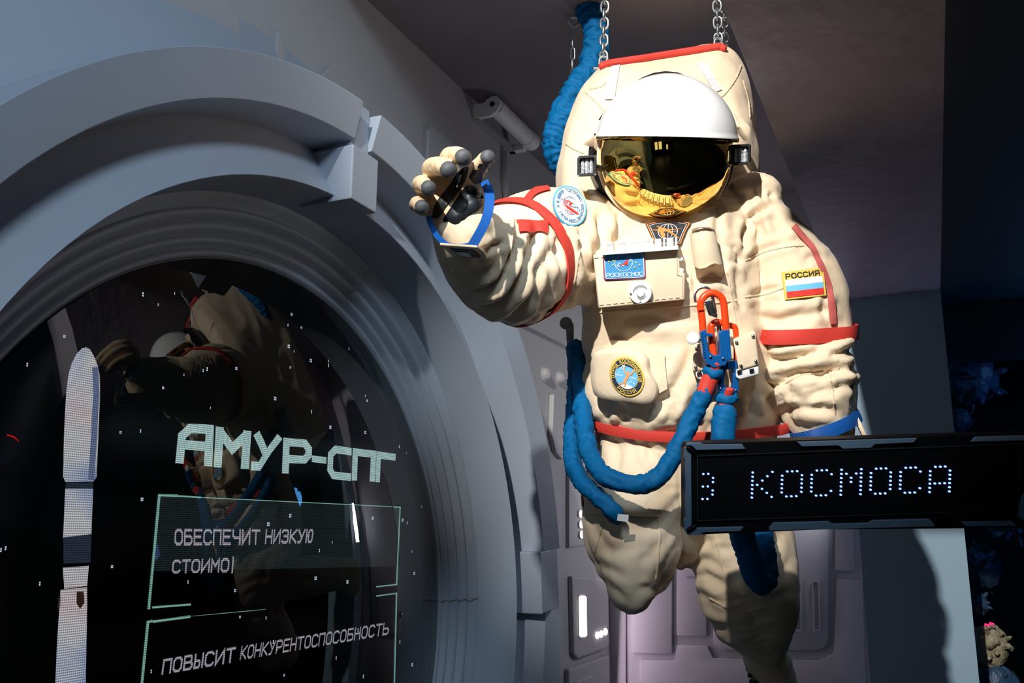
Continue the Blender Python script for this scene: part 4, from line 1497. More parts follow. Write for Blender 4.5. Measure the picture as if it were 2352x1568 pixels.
# rolled pouch with a round mirror end
mb = MB().tube([at(1613, 532, 2.185), at(1617, 560, 2.18), at(1627, 612, 2.185)], [(0.030, 0.030), (0.031, 0.030), (0.033, 0.022)], 24, ref=FV, roundcap=False)
mb.rings([[at(1596 + 62 * i / 8, 612 - 2 * i / 8 + 6 * math.sin(i * .8), 2.155) for i in range(9)], [at(1600 + 66 * i / 8, 640 - 14 * i / 8 + 5 * math.sin(i * 1.1), 2.21) for i in range(9)]], False, False)
po = build(mb, 'mirror_pouch', M_suit, fig, True, angle=60)
mb = MB().tube([at(1613, 526, 2.185), at(1613, 529, 2.185)], (0.026, 0.026), 24, ref=FV, roundcap=False)
build(mb, 'mirror', M_lens, po)
build(MB().tube([at(1590, 527, 2.163), at(1600, 522, 2.15), at(1613, 520.5, 2.148), at(1628, 522, 2.15), at(1638, 527, 2.163)], 0.003, 8), 'hem', M_suit, po)

# octagonal pocket with the cosmonaut-corps patch
mb = MB()
octo = [(1388, 832), (1396, 806), (1420, 798), (1462, 798), (1492, 818), (1497, 850), (1514, 886), (1500, 916), (1452, 912), (1404, 905), (1390, 880)]
octo = spline(octo + [octo[0]], 4)[:-1]
c = np.mean(octo, 0)


def pk(p, o):
    return hitz(p[0], p[1], o, 2.2)


base_in = 0.004
L = [[pk(c + (p - c) * 1.02, -0.01) for p in octo], [pk(c + (p - c) * 1.01, 0.016) for p in octo], [pk(c + (p - c) * 1.0, 0.042) for p in octo], [pk(c + (p - c) * .96, 0.049) for p in octo]]
for q in (.75, .5, .25, .02):
    L.append([pk(c + (p - c) * q, 0.050) for p in octo])
mb.rings(L, True, False)
mb.poly(L[-1])
pock = build(mb, 'pocket', M_suit, fig, True, angle=70)
bvhp = BVHTree.FromPolygons([tuple(v) for v in mb.v], mb.f)
# flat wing behind the pocket
mb = MB()
wing = [(1380, 806), (1412, 780), (1476, 782), (1528, 812), (1535, 890), (1516, 900), (1490, 860), (1400, 860)]
area(mb, lambda u, v: pk((u, v), 0.017), wing, 6)
wg = build(thick(mb, 0.006), 'pocket_flap', M_suit, fig, True, angle=60)
PM = mapper((1441.5, 864), (36.5, 6), (1, 41.5), cloth(2.16, 0.0035, 0.0007, bvhp))
mb = MB()
disc(mb, PM(0), 1.08, nr=5, n=48)
p4 = build(thick(mb, 0.003), 'mission_patch', T_yellow, fig, True, angle=60)
mb = MB()
disc(mb, PM(2), 0.97, nr=5, n=48)
build(mb, 'field', T_navy, p4)
mb = MB()
disc(mb, PM(3), 0.72, nr=4, n=40)
build(mb, 'inner_ring', T_yellow, p4)
mb = MB()
disc(mb, PM(4), 0.69, nr=4, n=40)
build(mb, 'night', T_navy, p4)
mb = MB()
arc = [(0.685 * math.sin(x), -0.685 * math.cos(x)) for x in np.linspace(math.radians(62), math.radians(298), 30)]
top_ = [(-0.4, -.46), (-.2, -.54), (0, -.56), (.2, -.54), (.4, -.46)]
area(mb, PM(5), arc + top_, 5)
build(mb, 'planet', T_cyan, p4)
mb = MB()
moon = [(-.42, .545), (-.2, .44), (0, .42), (.2, .44), (.42, .545), (.3, .6), (.15, .66), (0, .68), (-.15, .66), (-.3, .6)]
fill(mb, PM(6), moon)
for x, y in ((-.25, -.5), (-.3, -.42), (-.18, -.4), (.2, .28), (.32, .22), (.45, .3), (.1, .34), (-.45, -.15)):
    fill(mb, PM(6), [(x - .04, y), (x, y - .05), (x + .04, y), (x, y + .05)])
fill(mb, PM(8), [(-.2, -.62), (-.13, -.6), (-.05, -.66), (-.08, -.58), (0, -.54), (-.09, -.52), (-.12, -.44), (-.16, -.52), (-.26, -.52)])
for w_, x_, y_ in (('ИЗ ИСКРЫ', -.66, -.06), ('ВО МРАК', .18, -.02)):
    for i in range(5):
        stroke_faces(mb, [(x_ + i * .09, y_), (x_ + .05 + i * .09, y_ + .07)], 0.03, PM(6))
build(mb, 'moon', T_white, p4)
mb = MB()
for ln, w in (([(-.13, -.5), (-.12, -.3), (-.02, -.14), (.08, -.1)], .085), ([(.5, -.42), (.36, -.24), (.2, -.12), (.08, -.06)], .09), ([(.1, -.12), (.04, .05), (-.06, .16), (-.1, .3)], .17),
              ([(-.1, .26), (-.06, .4), (-.12, .5)], .1), ([(-.06, .24), (-.2, .38), (-.4, .46)], .08), ([(.14, -.3), (.13, -.18)], .12)):
    stroke_faces(mb, spline(ln, 4).tolist(), w, PM(7))
build(mb, 'leaping_figure', T_skin, p4)
mb = MB()
text_arc(mb, 'ОТРЯД КОСМОНАВТОВ', PM(4), 0.845, math.radians(0), math.radians(12.2), 0.17, 0.035)
text_arc(mb, 'РОССИЯ', PM(4), 0.845, math.radians(180), math.radians(14), 0.17, 0.035, inward=True)
build(mb, 'lettering', T_yellow, p4)

# valve boxes at the waist on the right
for pts, zz, base_p in (([(1683, 778), (1735, 758), (1744, 838), (1697, 852)], 2.10, [(1690, 848), (1742, 836), (1744, 860), (1700, 872), (1690, 866)]),
                        ([(1592, 792), (1640, 782), (1645, 852), (1590, 852)], 2.14, [(1598, 850), (1650, 848), (1652, 870), (1606, 872), (1598, 864)])):
    mb = MB()
    mb.rings([[at(*p, zz + 0.004) for p in pts], [at(*p, zz + 0.012) for p in pts], [at(*p, 2.25) for p in pts]], True, True)
    vb = build(mb, 'valve_box', M_suit, fig, True, bevel=0.005, angle=60)
    build(MB().rings([[at(*p, zz + 0.008) for p in base_p], [at(*p, 2.22) for p in base_p]], True, True), 'valve_base', M_white, vb, True, bevel=0.004, angle=50)
    c = np.mean(pts, 0)
    for p in pts:
        q = c + (np.array(p) - c) * .72
        build(MB().sphere(at(q[0], q[1], zz + 0.002), 0.0042, 10, 6), 'rivet', M_steel, vb)
    mb = MB()
    q = np.mean(base_p, 0)
    mb.hexa([at(q[0] - 20, q[1] - 6, zz), at(q[0] - 10, q[1] - 8, zz), at(q[0] - 10, q[1] - 3, zz), at(q[0] - 20, q[1] - 1, zz), at(q[0] - 20, q[1] - 6, zz + .02), at(q[0] - 10, q[1] - 8, zz + .02), at(q[0] - 10, q[1] - 3, zz + .02), at(q[0] - 20, q[1] - 1, zz + .02)])
    build(mb, 'clip', M_black, vb, False)
    mb = MB()
    mb.hexa([at(q[0] + 8, q[1] - 9, zz), at(q[0] + 18, q[1] - 11, zz), at(q[0] + 18, q[1] - 6, zz), at(q[0] + 8, q[1] - 4, zz), at(q[0] + 8, q[1] - 9, zz + .02), at(q[0] + 18, q[1] - 11, zz + .02), at(q[0] + 18, q[1] - 6, zz + .02), at(q[0] + 8, q[1] - 4, zz + .02)])
    build(mb, 'clip', M_black, vb, False)
kx = at(1592, 777, 2.09)
prof = [(0.014, 0.0), (0.015, 0.004), (0.013, 0.007), (0.005, 0.009), (0.0003, 0.009)]
mb = MB().lathe(prof, kx, -FV - RV * 0.5 + UV * 0.2, 24)
mb.tube([kx, at(1612, 784, 2.16)], 0.006, 12)
build(mb, 'valve_knob', M_white, fig, True, angle=45)
# hinge plate at the back edge on the left
mb = MB().tube([at(1300, 742, 2.56), at(1300, 742, 2.62)], (0.018, 0.018), 20, roundcap=False)
mb.hexa([at(1299, 742, 2.56), at(1318, 742, 2.56), at(1318, 828, 2.56), at(1304, 828, 2.56), at(1299, 742, 2.62), at(1318, 742, 2.62), at(1318, 828, 2.62), at(1304, 828, 2.62)])
hp = build(mb, 'hinge_plate', M_grey, fig, True, bevel=0.003)
for x, y in ((1306, 758), (1307, 785), (1308, 810)):
    build(MB().sphere(at(x, y, 2.558), 0.004, 10, 6), 'screw', M_steel, hp)

# ================================================================== GLOVES
ZG = 1.86


def finger(rows, n=5):
    S = spline(rows, n)
    return MB().tube([at(a, b, z) for a, b, z, _ in S], [w * z / FPX for _, _, z, w in S], 16)


FING = {
    'index': [(1056, 425, 1.965, 21), (1032, 385, 1.955, 21), (1030, 362, 1.92, 21), (1046, 356, 1.875, 20.5), (1062, 360, 1.835, 19)],
    'middle': [(1034, 440, 1.96, 21), (998, 405, 1.945, 22), (992, 386, 1.905, 22.5), (1010, 382, 1.86, 21.5), (1028, 389, 1.82, 19.5)],
    'ring': [(1016, 462, 1.955, 20), (980, 438, 1.945, 20), (966, 424, 1.91, 20), (972, 424, 1.865, 19.5), (983, 431, 1.83, 18)],
    'little': [(1008, 485, 1.95, 18), (972, 478, 1.945, 18), (957, 470, 1.915, 18), (960, 468, 1.875, 17.5), (968, 474, 1.845, 16.5)],
    'thumb': [(1080, 455, 1.93, 24), (1082, 420, 1.905, 23), (1094, 392, 1.875, 20), (1108, 372, 1.85, 18.5), (1118, 362, 1.835, 17)],
}
palm = MB().tube([at(1056, 545, 1.98), at(1052, 505, 1.95), at(1048, 465, 1.94), at(1040, 425, 1.955)], [(0.050, 0.042), (0.055, 0.04), (0.058, 0.034), (0.048, 0.028)], 24, ref=FV)
heel = MB().tube([at(1030, 505, 1.93), at(1052, 500, 1.915), at(1080, 478, 1.915)], [0.030, 0.033, 0.030], 16)
Vg, Ng, Fg = fuse([palm, heel] + [finger(v) for v in FING.values()], 0.0034, 4)
dg_ = 0.0011 * (ridged(noise3(Vg * np.array([40, 40, 70]))) - .4) + 0.002 * noise3(Vg * 30)
Vg = Vg + Ng * dg_[:, None]
glove = mesh_obj('glove', Vg, Fg, M_glove, fig, True, angle=180)
BVHG = BVHTree.FromPolygons([tuple(v) for v in Vg], Fg)


def gp(px, py, o):
    return hit(px, py, o, BVHG)


# rubber fingertips: caps slightly larger than the finger ends
for k, (cx, cy, rx, ry, dirv) in {'index': (1068, 363, 17, 18, None), 'middle': (1037, 396, 18, 17, None), 'ring': (987, 434, 18, 18, None), 'little': (978, 481, 17, 18, None), 'thumb': (1127, 362, 13.5, 14.5, None)}.items():
    rows = FING[k]
    a, b = rows[-1], rows[-2]
    P0 = at(*a[:3])
    ax = P0 - at(*b[:3])
    ax /= np.linalg.norm(ax)
    r = a[3] * a[2] / FPX
    prof = [(r * 0.93, -0.004), (r * 1.0, -0.001), (r * 1.01, r * .32), (r * .93, r * .66), (r * .74, r * .90), (r * .42, r * 1.04), (r * .02, r * 1.10)]
    ax2 = ax + RV * 0.15 - UV * 0.25
    build(MB().lathe(prof, P0 + ax * 0.0, ax2, 24), 'fingertip_grip', M_pad, glove, True, angle=180)


def pad(poly, name, o=0.0022):
    mb = MB()
    pts = [np.array(p, float) for p in spline(poly + [poly[0]], 4)[:-1]]
    c = np.mean(pts, 0)
    R = []
    for q in np.linspace(1, 0.02, 7):
        row = []
        for p in pts:
            x = c + (p - c) * q
            h = gp(x[0], x[1], o)
            row.append(h if h is not None else at(x[0], x[1], 1.92))
        R.append(row)
    mb.rings(R, True, False)
    build(thick(mb, 0.004), name, M_palm, glove, True, angle=60)


pad([(994, 500), (998, 474), (1012, 452), (1034, 424), (1050, 398), (1066, 384), (1078, 384), (1070, 412), (1052, 442), (1028, 474), (1008, 500)], 'palm_grip')
pad([(1018, 504), (1044, 466), (1070, 428), (1088, 428), (1108, 446), (1110, 464), (1096, 482), (1070, 498), (1060, 516), (1036, 520)], 'palm_grip')
pad([(1078, 405), (1090, 388), (1112, 400), (1104, 416), (1090, 420)], 'thumb_grip')
pad([(1098, 382), (1106, 374), (1126, 384), (1120, 393), (1110, 393)], 'thumb_grip')

# blue strap in a V round the wrist, and the plate it carries
mb = MB()


def ribbon(pts, w, name, m, parent, n=6, th=0.003, nrm=None):
    """free ribbon through (px, py, depth), w in pixels"""
    S = spline(pts, n)
    P = np.array([at(*p) for p in S])
    T = np.gradient(P, axis=0)
    T /= np.linalg.norm(T, axis=1)[:, None]
    nv = FV if nrm is None else nrm
    R = []
    for i in range(len(P)):
        s_ = np.cross(T[i], nv)
        s_ /= np.linalg.norm(s_) + 1e-9
        hw = w * S[i][2] / FPX / 2
        R.append([P[i] - s_ * hw, P[i] + s_ * hw, P[i] + s_ * hw + FV * th, P[i] - s_ * hw + FV * th])
    mb = MB().rings(R, True, True)
    return build(mb, name, m, parent, True, angle=50)


ribbon([(1110, 416, 1.96), (1122, 436, 1.90), (1124, 470, 1.86), (1114, 510, 1.845), (1094, 548, 1.84), (1082, 568, 1.845)], 22, 'wrist_strap', M_bluew, fig)
ribbon([(984, 496, 1.93), (992, 520, 1.90), (1006, 544, 1.87), (1028, 562, 1.85), (1058, 566, 1.845), (1085, 562, 1.845)], 13, 'wrist_strap', M_bluew, fig)
pl = [at(1010, 557, 1.83), at(1096, 563, 1.82), at(1112, 574, 1.85), at(1121, 590, 1.90), at(1070, 587, 1.915), at(1036, 580, 1.91)]
plate = build(MB().prism(pl, -UV * 0.005), 'wrist_plate', M_suit, fig, False, bevel=0.0015)
c = np.mean(pl, 0)
win = [c + (p - c) * 0.62 - UV * 0.0055 for p in pl]
build(MB().prism(win, -UV * 0.002), 'plate_window', M_black, plate, False)
win = [c + (p - c) * 0.34 - UV * 0.0078 - RV * 0.006 for p in pl]
build(MB().prism(win, -UV * 0.0012), 'plate_mirror', M_lens, plate, False)

# right-hand glove behind the sign
palm = MB().tube([at(1900, 965, 2.29), at(1905, 1010, 2.27), at(1910, 1060, 2.25), at(1914, 1095, 2.245)], [(0.058, 0.05), (0.058, 0.045), (0.055, 0.036), (0.046, 0.028)], 24, ref=FV)
fs = []
for i, (x, ln) in enumerate(((1880, 80), (1902, 92), (1924, 88), (1944, 70))):
    fs.append(finger([(x + 2, 1080, 2.245, 17), (x, 1080 + ln * .4, 2.225, 16.5), (x - 2, 1080 + ln * .75, 2.215, 16), (x - 2, 1080 + ln, 2.225, 14)]))
fs.append(finger([(1868, 1030, 2.24, 18), (1850, 1060, 2.21, 17), (1846, 1090, 2.19, 16), (1850, 1115, 2.185, 14)]))
Vg2, Ng2, Fg2 = fuse([palm] + fs, 0.0045, 4)
Vg2 = Vg2 + Ng2 * (0.0022 * (ridged(noise3(Vg2 * 45)) - .4) + 0.003 * noise3(Vg2 * 25))[:, None]
mesh_obj('glove', Vg2, Fg2, M_glove, fig, True, angle=180)
# round wrist mirror seen nearly edge on
mc = at(1978, 985, 2.26)
max_ = RV * 0.93 + UV * 0.42 - FV * 0.28
prof = [(0.046, -0.005), (0.048, 0.0), (0.046, 0.004), (0.040, 0.005), (0.038, 0.002)]
wm = build(MB().lathe([(0.0005, -0.006)] + prof, mc, max_, 36), 'wrist_mirror', M_suit, fig, True, angle=50)
build(MB().lathe([(0.039, 0.002), (0.0005, 0.003)], mc, max_, 36), 'mirror', M_steel, wm)
build(MB().hexa([at(1908, 985, 2.21), at(1926, 984, 2.21), at(1932, 996, 2.21), at(1912, 998, 2.21), at(1908, 985, 2.24), at(1926, 984, 2.24), at(1932, 996, 2.24), at(1912, 998, 2.24)]), 'clear_buckle', M_lens, fig, False, bevel=0.002)

# ================================================================== HOSES, TETHERS, CHAINS


def ruffled(pts, rpx, name, m, parent=None, n=10, amp=0.12, freq=120, seed=0, ring=22, tilt=0.5):
    """cloth sleeve gathered along its length"""
    S = spline([(a, b, z) for a, b, z in pts], n)
    P = np.array([at(*p) for p in S])
    L = np.concatenate([[0], np.cumsum(np.linalg.norm(np.diff(P, axis=0), axis=1))])
    m2 = max(int(L[-1] / 0.0042), 10)
    l2 = np.linspace(0, L[-1], m2)
    P2 = np.c_[[np.interp(l2, L, P[:, i]) for i in range(3)]].T
    z2 = np.interp(l2, L, S[:, 2])
    mb = MB().tube(P2, [rpx * z / FPX for z in z2], ring)
    Vv = np.array(mb.v)
    d = ((Vv[:, None, :] - P2[None]) ** 2).sum(2)
    k = d.argmin(1)
    nrm_ = Vv - P2[k]
    r = np.linalg.norm(nrm_, axis=1)
    nrm_ /= r[:, None] + 1e-9
    q = np.c_[l2[k] * freq / 6.28 + noise3(Vv * 20 + seed) * tilt * 2, nrm_[:, 0] * 0.9 + seed, nrm_[:, 2] * 0.9 + nrm_[:, 1] * .5]
    e = ridged(noise3(q)) * 0.7 + 0.5 * ridged(noise3(q * np.array([2.2, 1.6, 1.6]) + 9)) - .4
    Vv = Vv + nrm_ * (e * amp * r)[:, None]
    return mesh_obj(name, Vv, mb.f, m, parent, True, angle=180)


hose = thing('umbilical_hose', 'thick gathered blue cloth hose from the ceiling down behind the spacesuit hood', 'hose', at(1330, 5, 3.0))
ruffled([(1322, -26, 3.02), (1338, 2, 2.98), (1362, 42, 2.93), (1371, 88, 2.9), (1360, 140, 2.87), (1338, 185, 2.85), (1312, 225, 2.84), (1292, 265, 2.83), (1278, 305, 2.83), (1276, 340, 2.84), (1292, 375, 2.85), (1320, 400, 2.86)],
        24, 'sleeve', M_blue, hose, 10, 0.55, 300, 3, 34, 1.1)
build(MB().tube([at(1316, -30, 3.03), at(1327, -8, 2.99)], 0.036, 20, roundcap=False), 'coupling', M_black, hose)

tA = thing('safety_tether', 'blue cloth tether with red collar, looped across the lap up to the front hook', 'tether', at(1634, 880, 2.12), 'blue cloth tethers')
ruffled([(1326, 806, 2.50), (1336, 870, 2.45), (1338, 940, 2.36), (1345, 1000, 2.27), (1358, 1052, 2.20), (1388, 1092, 2.14), (1440, 1110, 2.11), (1492, 1108, 2.10), (1528, 1078, 2.10), (1560, 1020, 2.11), (1592, 955, 2.12), (1622, 895, 2.115)],
        20, 'sleeve', M_blue, tA, 8, 0.30, 230, 1, 26, 1.1)
ruffled([(1619, 900, 2.113), (1627, 880, 2.111), (1633, 866, 2.109)], 19, 'collar', M_red, tA, 8, 0.05, 120, 6)
ruffled([(1628, 853, 2.105), (1638, 860, 2.10), (1647, 856, 2.105)], 14, 'knot', M_blue, tA, 6, 0.3, 150, 7)
build(MB().tube([at(1634, 862, 2.10), at(1640, 848, 2.095), at(1646, 836, 2.09)], (0.011, 0.006), 12, ref=FV), 'loop_tape', M_red, tA)

tB = thing('safety_tether', 'blue cloth tether hanging on the left, its end tucked into the thigh pocket', 'tether', at(1320, 806, 2.53), 'blue cloth tethers')
ruffled([(1322, 800, 2.53), (1324, 870, 2.50), (1320, 950, 2.42), (1314, 1020, 2.33), (1318, 1072, 2.26), (1342, 1112, 2.20), (1376, 1142, 2.16), (1402, 1166, 2.14), (1416, 1184, 2.15)],
        19, 'sleeve', M_blue, tB, 8, 0.30, 230, 2, 26, 1.1)
build(MB().hexa([at(1419, 1180, 2.115), at(1444, 1182, 2.12), at(1443, 1199, 2.12), at(1417, 1195, 2.115), at(1419, 1180, 2.119), at(1444, 1182, 2.124), at(1443, 1199, 2.124), at(1417, 1195, 2.119)]), 'end_tag', M_white, tB, False)

tC = thing('safety_tether', 'blue cloth tether from the rear hook, looping down behind the lit sign', 'tether', at(1664, 930, 2.13), 'blue cloth tethers')
ruffled([(1664, 948, 2.13), (1660, 1000, 2.12), (1664, 1060, 2.11), (1680, 1140, 2.10), (1702, 1220, 2.09), (1724, 1290, 2.085), (1742, 1334, 2.09), (1758, 1330, 2.12), (1756, 1280, 2.15), (1744, 1220, 2.17), (1730, 1150, 2.19), (1722, 1080, 2.2)],
        25, 'sleeve', M_blue, tC, 8, 0.26, 220, 4, 26, 1.1)
ruffled([(1663, 950, 2.13), (1665, 936, 2.13), (1666, 926, 2.13)], 18, 'collar', M_red, tC, 8, 0.06, 120, 8)
ruffled([(1654, 914, 2.125), (1668, 918, 2.12), (1684, 914, 2.125)], 12, 'knot', M_blue, tC, 6, 0.3, 150, 9)
build(MB().tube([at(1668, 914, 2.12), at(1674, 904, 2.115), at(1676, 895, 2.11)], (0.010, 0.006), 12, ref=FV), 'loop_tape', M_red, tC)


# hooks
def hook(label, Z, ring_pts, body, inner, name='tether_hook'):
    t = thing(name, label, 'hook', at(*ring_pts[0], Z))
    return t


h1 = thing('tether_hook', 'large orange-red and blue tether hook clipped below the chest box', 'hook', at(1640, 740, 2.10), 'tether hooks')
build(MB().tube([at(*p, 2.095) for p in spline([(1615, 762), (1612, 725), (1609, 700), (1616, 682), (1632, 673), (1650, 677), (1661, 692), (1665, 725), (1668, 766)], 6)], (0.0085, 0.008), 14, ref=FV), 'bow', M_redp, h1)
build(MB().hexa([at(1603, 688, 2.083), at(1615, 688, 2.083), at(1617, 712, 2.083), at(1604, 714, 2.083), at(1603, 688, 2.107), at(1615, 688, 2.107), at(1617, 712, 2.107), at(1604, 714, 2.107)]), 'bow_latch', M_redp, h1, False, bevel=0.002)
build(MB().tube([at(*p, 2.11) for p in spline([(1640, 828), (1636, 790), (1633, 760), (1634, 748), (1644, 740), (1654, 741)], 5)], (0.0085, 0.009), 12, ref=FV), 'gate', M_redp, h1)
build(MB().tube([at(1650, 745, 2.118), at(1655, 790, 2.118)], 0.006, 10), 'gate_pin', M_steel, h1)
body = [(1609, 760), (1621, 756), (1628, 806), (1640, 816), (1654, 814), (1652, 763), (1662, 757), (1676, 757), (1681, 826), (1670, 828), (1668, 838), (1640, 845), (1622, 833), (1616, 820)]
body_m = build(MB().prism([at(*p, 2.085) for p in body], FV * 0.022), 'body', M_bluep, h1, False, bevel=0.002)
mb = MB()
for i in range(10):
    y = 764 + i * 6
    x = 1609 + i * 0.9
    mb.hexa([at(x - 1, y, 2.083), at(x + 5, y - .3, 2.083), at(x + 5, y + 3, 2.083), at(x - 1, y + 3.3, 2.083), at(x - 1, y, 2.1), at(x + 5, y - .3, 2.1), at(x + 5, y + 3, 2.1), at(x - 1, y + 3.3, 2.1)])
ribs = build(mb, 'grip_ribs', M_bluep, body_m, False)
build(MB().hexa([at(1618, 763, 2.082), at(1638, 767, 2.082), at(1638, 773, 2.082), at(1619, 771, 2.082), at(1618, 763, 2.1), at(1638, 767, 2.1), at(1638, 773, 2.1), at(1619, 771, 2.1)]), 'lever', M_bluep, h1, False, bevel=0.001)
for x, y in ((1632, 819), (1661, 823)):
    build(MB().sphere(at(x, y, 2.083), 0.0034, 12, 8), 'rivet', M_steel, body_m)
# steel plate with slots through the bow
mb = MB().tube([at(*p, 2.10) for p in spline([(1598, 692), (1596, 676), (1604, 664), (1618, 660), (1630, 666), (1637, 684), (1644, 716)], 6)], (0.0035, 0.003), 10, ref=FV)
sp_ = build(mb, 'steel_ring', M_steel, h1)
build(MB().prism([at(*p, 2.080) for p in ((1618, 692), (1634, 688), (1648, 722), (1648, 730), (1628, 724))], FV * 0.004), 'steel_tongue', M_steel, h1, False, bevel=0.001)
for a, b in (((1622, 698), (1629, 718)), ((1632, 694), (1640, 716))):
    build(MB().tube([at(*a, 2.0795), at(*b, 2.0795)], (0.0024, 0.0012), 10, ref=FV), 'slot', M_black, h1)

h2 = thing('tether_hook', 'blue tether hook hanging behind the larger orange-red one', 'hook', at(1668, 850, 2.125), 'tether hooks')
fr = [(1658, 832), (1692, 826), (1697, 878), (1697, 896), (1690, 910), (1678, 902), (1660, 908), (1648, 894), (1650, 870)]
c = np.mean(fr, 0)
mb = MB()
o_ = [at(*p, 2.118) for p in fr]
i_ = [at(*(c + (np.array(p) - c) * np.array([.42, .55]) + np.array([0, -4])), 2.118) for p in fr]
mb.rings([o_, [p + FV * 0.02 for p in o_], [p + FV * 0.02 for p in i_], i_], True, False, True)
hb = build(mb, 'body', M_bluep, h2, False, bevel=0.0015)
build(MB().tube([at(*p, 2.13) for p in spline([(1664, 832), (1662, 790), (1666, 752), (1680, 748), (1690, 760), (1692, 828)], 6)], (0.007, 0.007), 12, ref=FV), 'bow', M_redp, h2)
for x, y in ((1690, 896), (1655, 892)):
    build(MB().sphere(at(x, y, 2.116), 0.003, 10, 6), 'rivet', M_steel, hb)


# chains
def chain(label, top, bot, Z0, Z1, n, w, rad, name='hanging_chain', group='chains hanging from the ceiling', shackle=True, long=False):
    P0, P1 = at(*top, Z0), at(*bot, Z1)
    t = thing(name, label, 'chain', P0, group)
    ax = (P1 - P0) / np.linalg.norm(P1 - P0)
    side = RV - (RV @ ax) * ax
    side /= np.linalg.norm(side)
    dep = np.cross(ax, side)
    L = np.linalg.norm(P1 - P0)
    pitch = L / n
    first = None
    for i in range(n):
        c = P0 + ax * (i + .5) * pitch
        s_ = side if i % 2 == 0 else dep
        s_ = s_ * math.cos(0.35) + (dep if i % 2 == 0 else -side) * math.sin(0.35)
        hl = pitch * 0.5 + rad * 1.0
        pts = []
        for k in range(20):
            x = 2 * math.pi * k / 20
            u, v = math.cos(x), math.sin(x)
            pts.append(c + s_ * u * w / 2 + ax * ((hl - w / 2) * (1 if v > 0 else -1) * (1 if abs(v) > .02 else 0) + v * w / 2))
        build(MB().tube(pts, rad, 10, closed=True), 'link', M_chain, t)
    if shackle:
        c = P1 + ax * 0.004
        U = [c + side * x + ax * y for x, y in ((-.011, .022), (-.012, .0), (-.009, -.012), (0, -.017), (.009, -.012), (.012, 0), (.011, .022))]
        build(MB().tube(spline(U, 4), 0.0042, 12), 'shackle', M_chain, t)
        build(MB().tube([c + side * -.026 + ax * .018, c + side * .020 + ax * .018], 0.0048, 12), 'shackle_pin', M_chain, t)
    return t


ZCH = 2.62
chain('galvanised chain holding the left corner of the spacesuit backpack', (1391, -70), (1386, 140), ZCH, ZCH, 11, 0.022, 0.0037)
chain('galvanised chain holding the right front corner of the backpack', (1644, -70), (1650, 98), ZCH, ZCH, 9, 0.022, 0.0037)
chain('galvanised chain in shade just right of and behind the right front chain', (1661, -60), (1666, 112), ZCH + 0.15, ZCH + 0.15, 10, 0.020, 0.0035)
chain('thin long-link chain hanging free left of the blue hose', (1316, 62), (1315, 185), 3.0, 3.0, 5, 0.013, 0.0015, 'hanging_chain', 'chains hanging from the ceiling', False)
c = at(1318, 40, 3.0)
ey = thing('ceiling_eye', 'steel eye bolt with shackle in the ceiling left of the blue hose', 'hook', c)
build(MB().tube([c + RV * .022 * math.cos(x) * .8 + UV * .03 * math.sin(x) for x in np.linspace(0, 2 * math.pi, 20, endpoint=False)], 0.004, 10, closed=True), 'bow', M_chain, ey)
build(MB().tube([c + RV * -.008 + UV * 0.0, c + RV * .032 + UV * 0.002], 0.005, 12), 'pin', M_chain, ey)
build(MB().tube([c + UV * .025, c + UV * .09], 0.006, 12), 'bolt', M_chain, ey)

# ================================================================== LIT SIGN
ZSG = 1.86
SGC = at(1965, 1110, ZSG)
sign = thing('led_sign', 'long black sign of blue-white dots in an angular blue-grey frame, in front of the suit', 'sign', SGC)


def zs(zx, zy):
    return (1560 + zx / 2.9697, 980 + zy / 2.9697)


def sp3(zx, zy, dz=0.0):
    a = zs(zx, zy)
    return at(a[0], a[1], ZSG + dz)


outl = [(44, 150), (62, 116), (240, 108), (2380, 42), (2400, 60), (2372, 672), (2350, 690), (1000, 700), (70, 738), (46, 712)]
build(MB().prism([sp3(*p) for p in outl], FV * 0.055), 'case', M_signb, sign, False, bevel=0.002)
# raised bezel round the display
inner = [(128, 202), (2330, 118), (2306, 566), (128, 636)]
c = np.mean(inner, 0)
mb = MB()
o1 = [sp3(*p, -0.004) for p in inner]
o2 = [sp3(*(c + (np.array(p) - c) * np.array([1.006, 1.03])), -0.004) for p in inner]
o3 = [sp3(*(c + (np.array(p) - c) * np.array([1.006, 1.03])), 0.002) for p in inner]
o4 = [sp3(*p, 0.002) for p in inner]
mb.rings([o4, o1, o2, o3], True, False)
build(mb, 'bezel', M_signl, sign, False)
BR = {
    'tl': [(62, 111), (150, 109), (166, 121), (430, 117), (453, 151), (118, 158), (84, 128), (50, 128)],
    'left': [(40, 140), (52, 136), (84, 190), (82, 232), (86, 620), (86, 664), (56, 716), (40, 716), (36, 640), (46, 620), (46, 232), (36, 212)],
    'bl': [(48, 726), (92, 690), (440, 682), (418, 712), (168, 719), (146, 736), (64, 740)],
    'top': [(805, 103), (1625, 76), (1602, 107), (1336, 118), (1310, 143), (1120, 150), (1088, 127), (838, 134)],
    'tr': [(2028, 68), (2376, 58), (2384, 92), (1995, 101)],
    'bot': [(617, 688), (650, 655), (1025, 645), (1050, 662), (1296, 656), (1325, 638), (1708, 628), (1742, 662), (1740, 680), (617, 708)],
    'br': [(1925, 648), (2270, 644), (2306, 668), (2300, 676), (1956, 680)],
    'right': [(2342, 470), (2392, 440), (2376, 660), (2330, 628), (2318, 606)],
}
for k, pg in BR.items():
    build(MB().prism([sp3(*p, -0.007) for p in pg], FV * 0.012), 'bracket', M_signm, sign, False, bevel=0.0012)
for a, b in (((64, 146), (98, 174)), ((66, 704), (104, 678)), ((2294, 628), (2326, 664))):
    build(MB().tube([sp3(*a, -0.008), sp3(*b, -0.008)], 0.0050, 12), 'corner_stud', M_signb, sign)
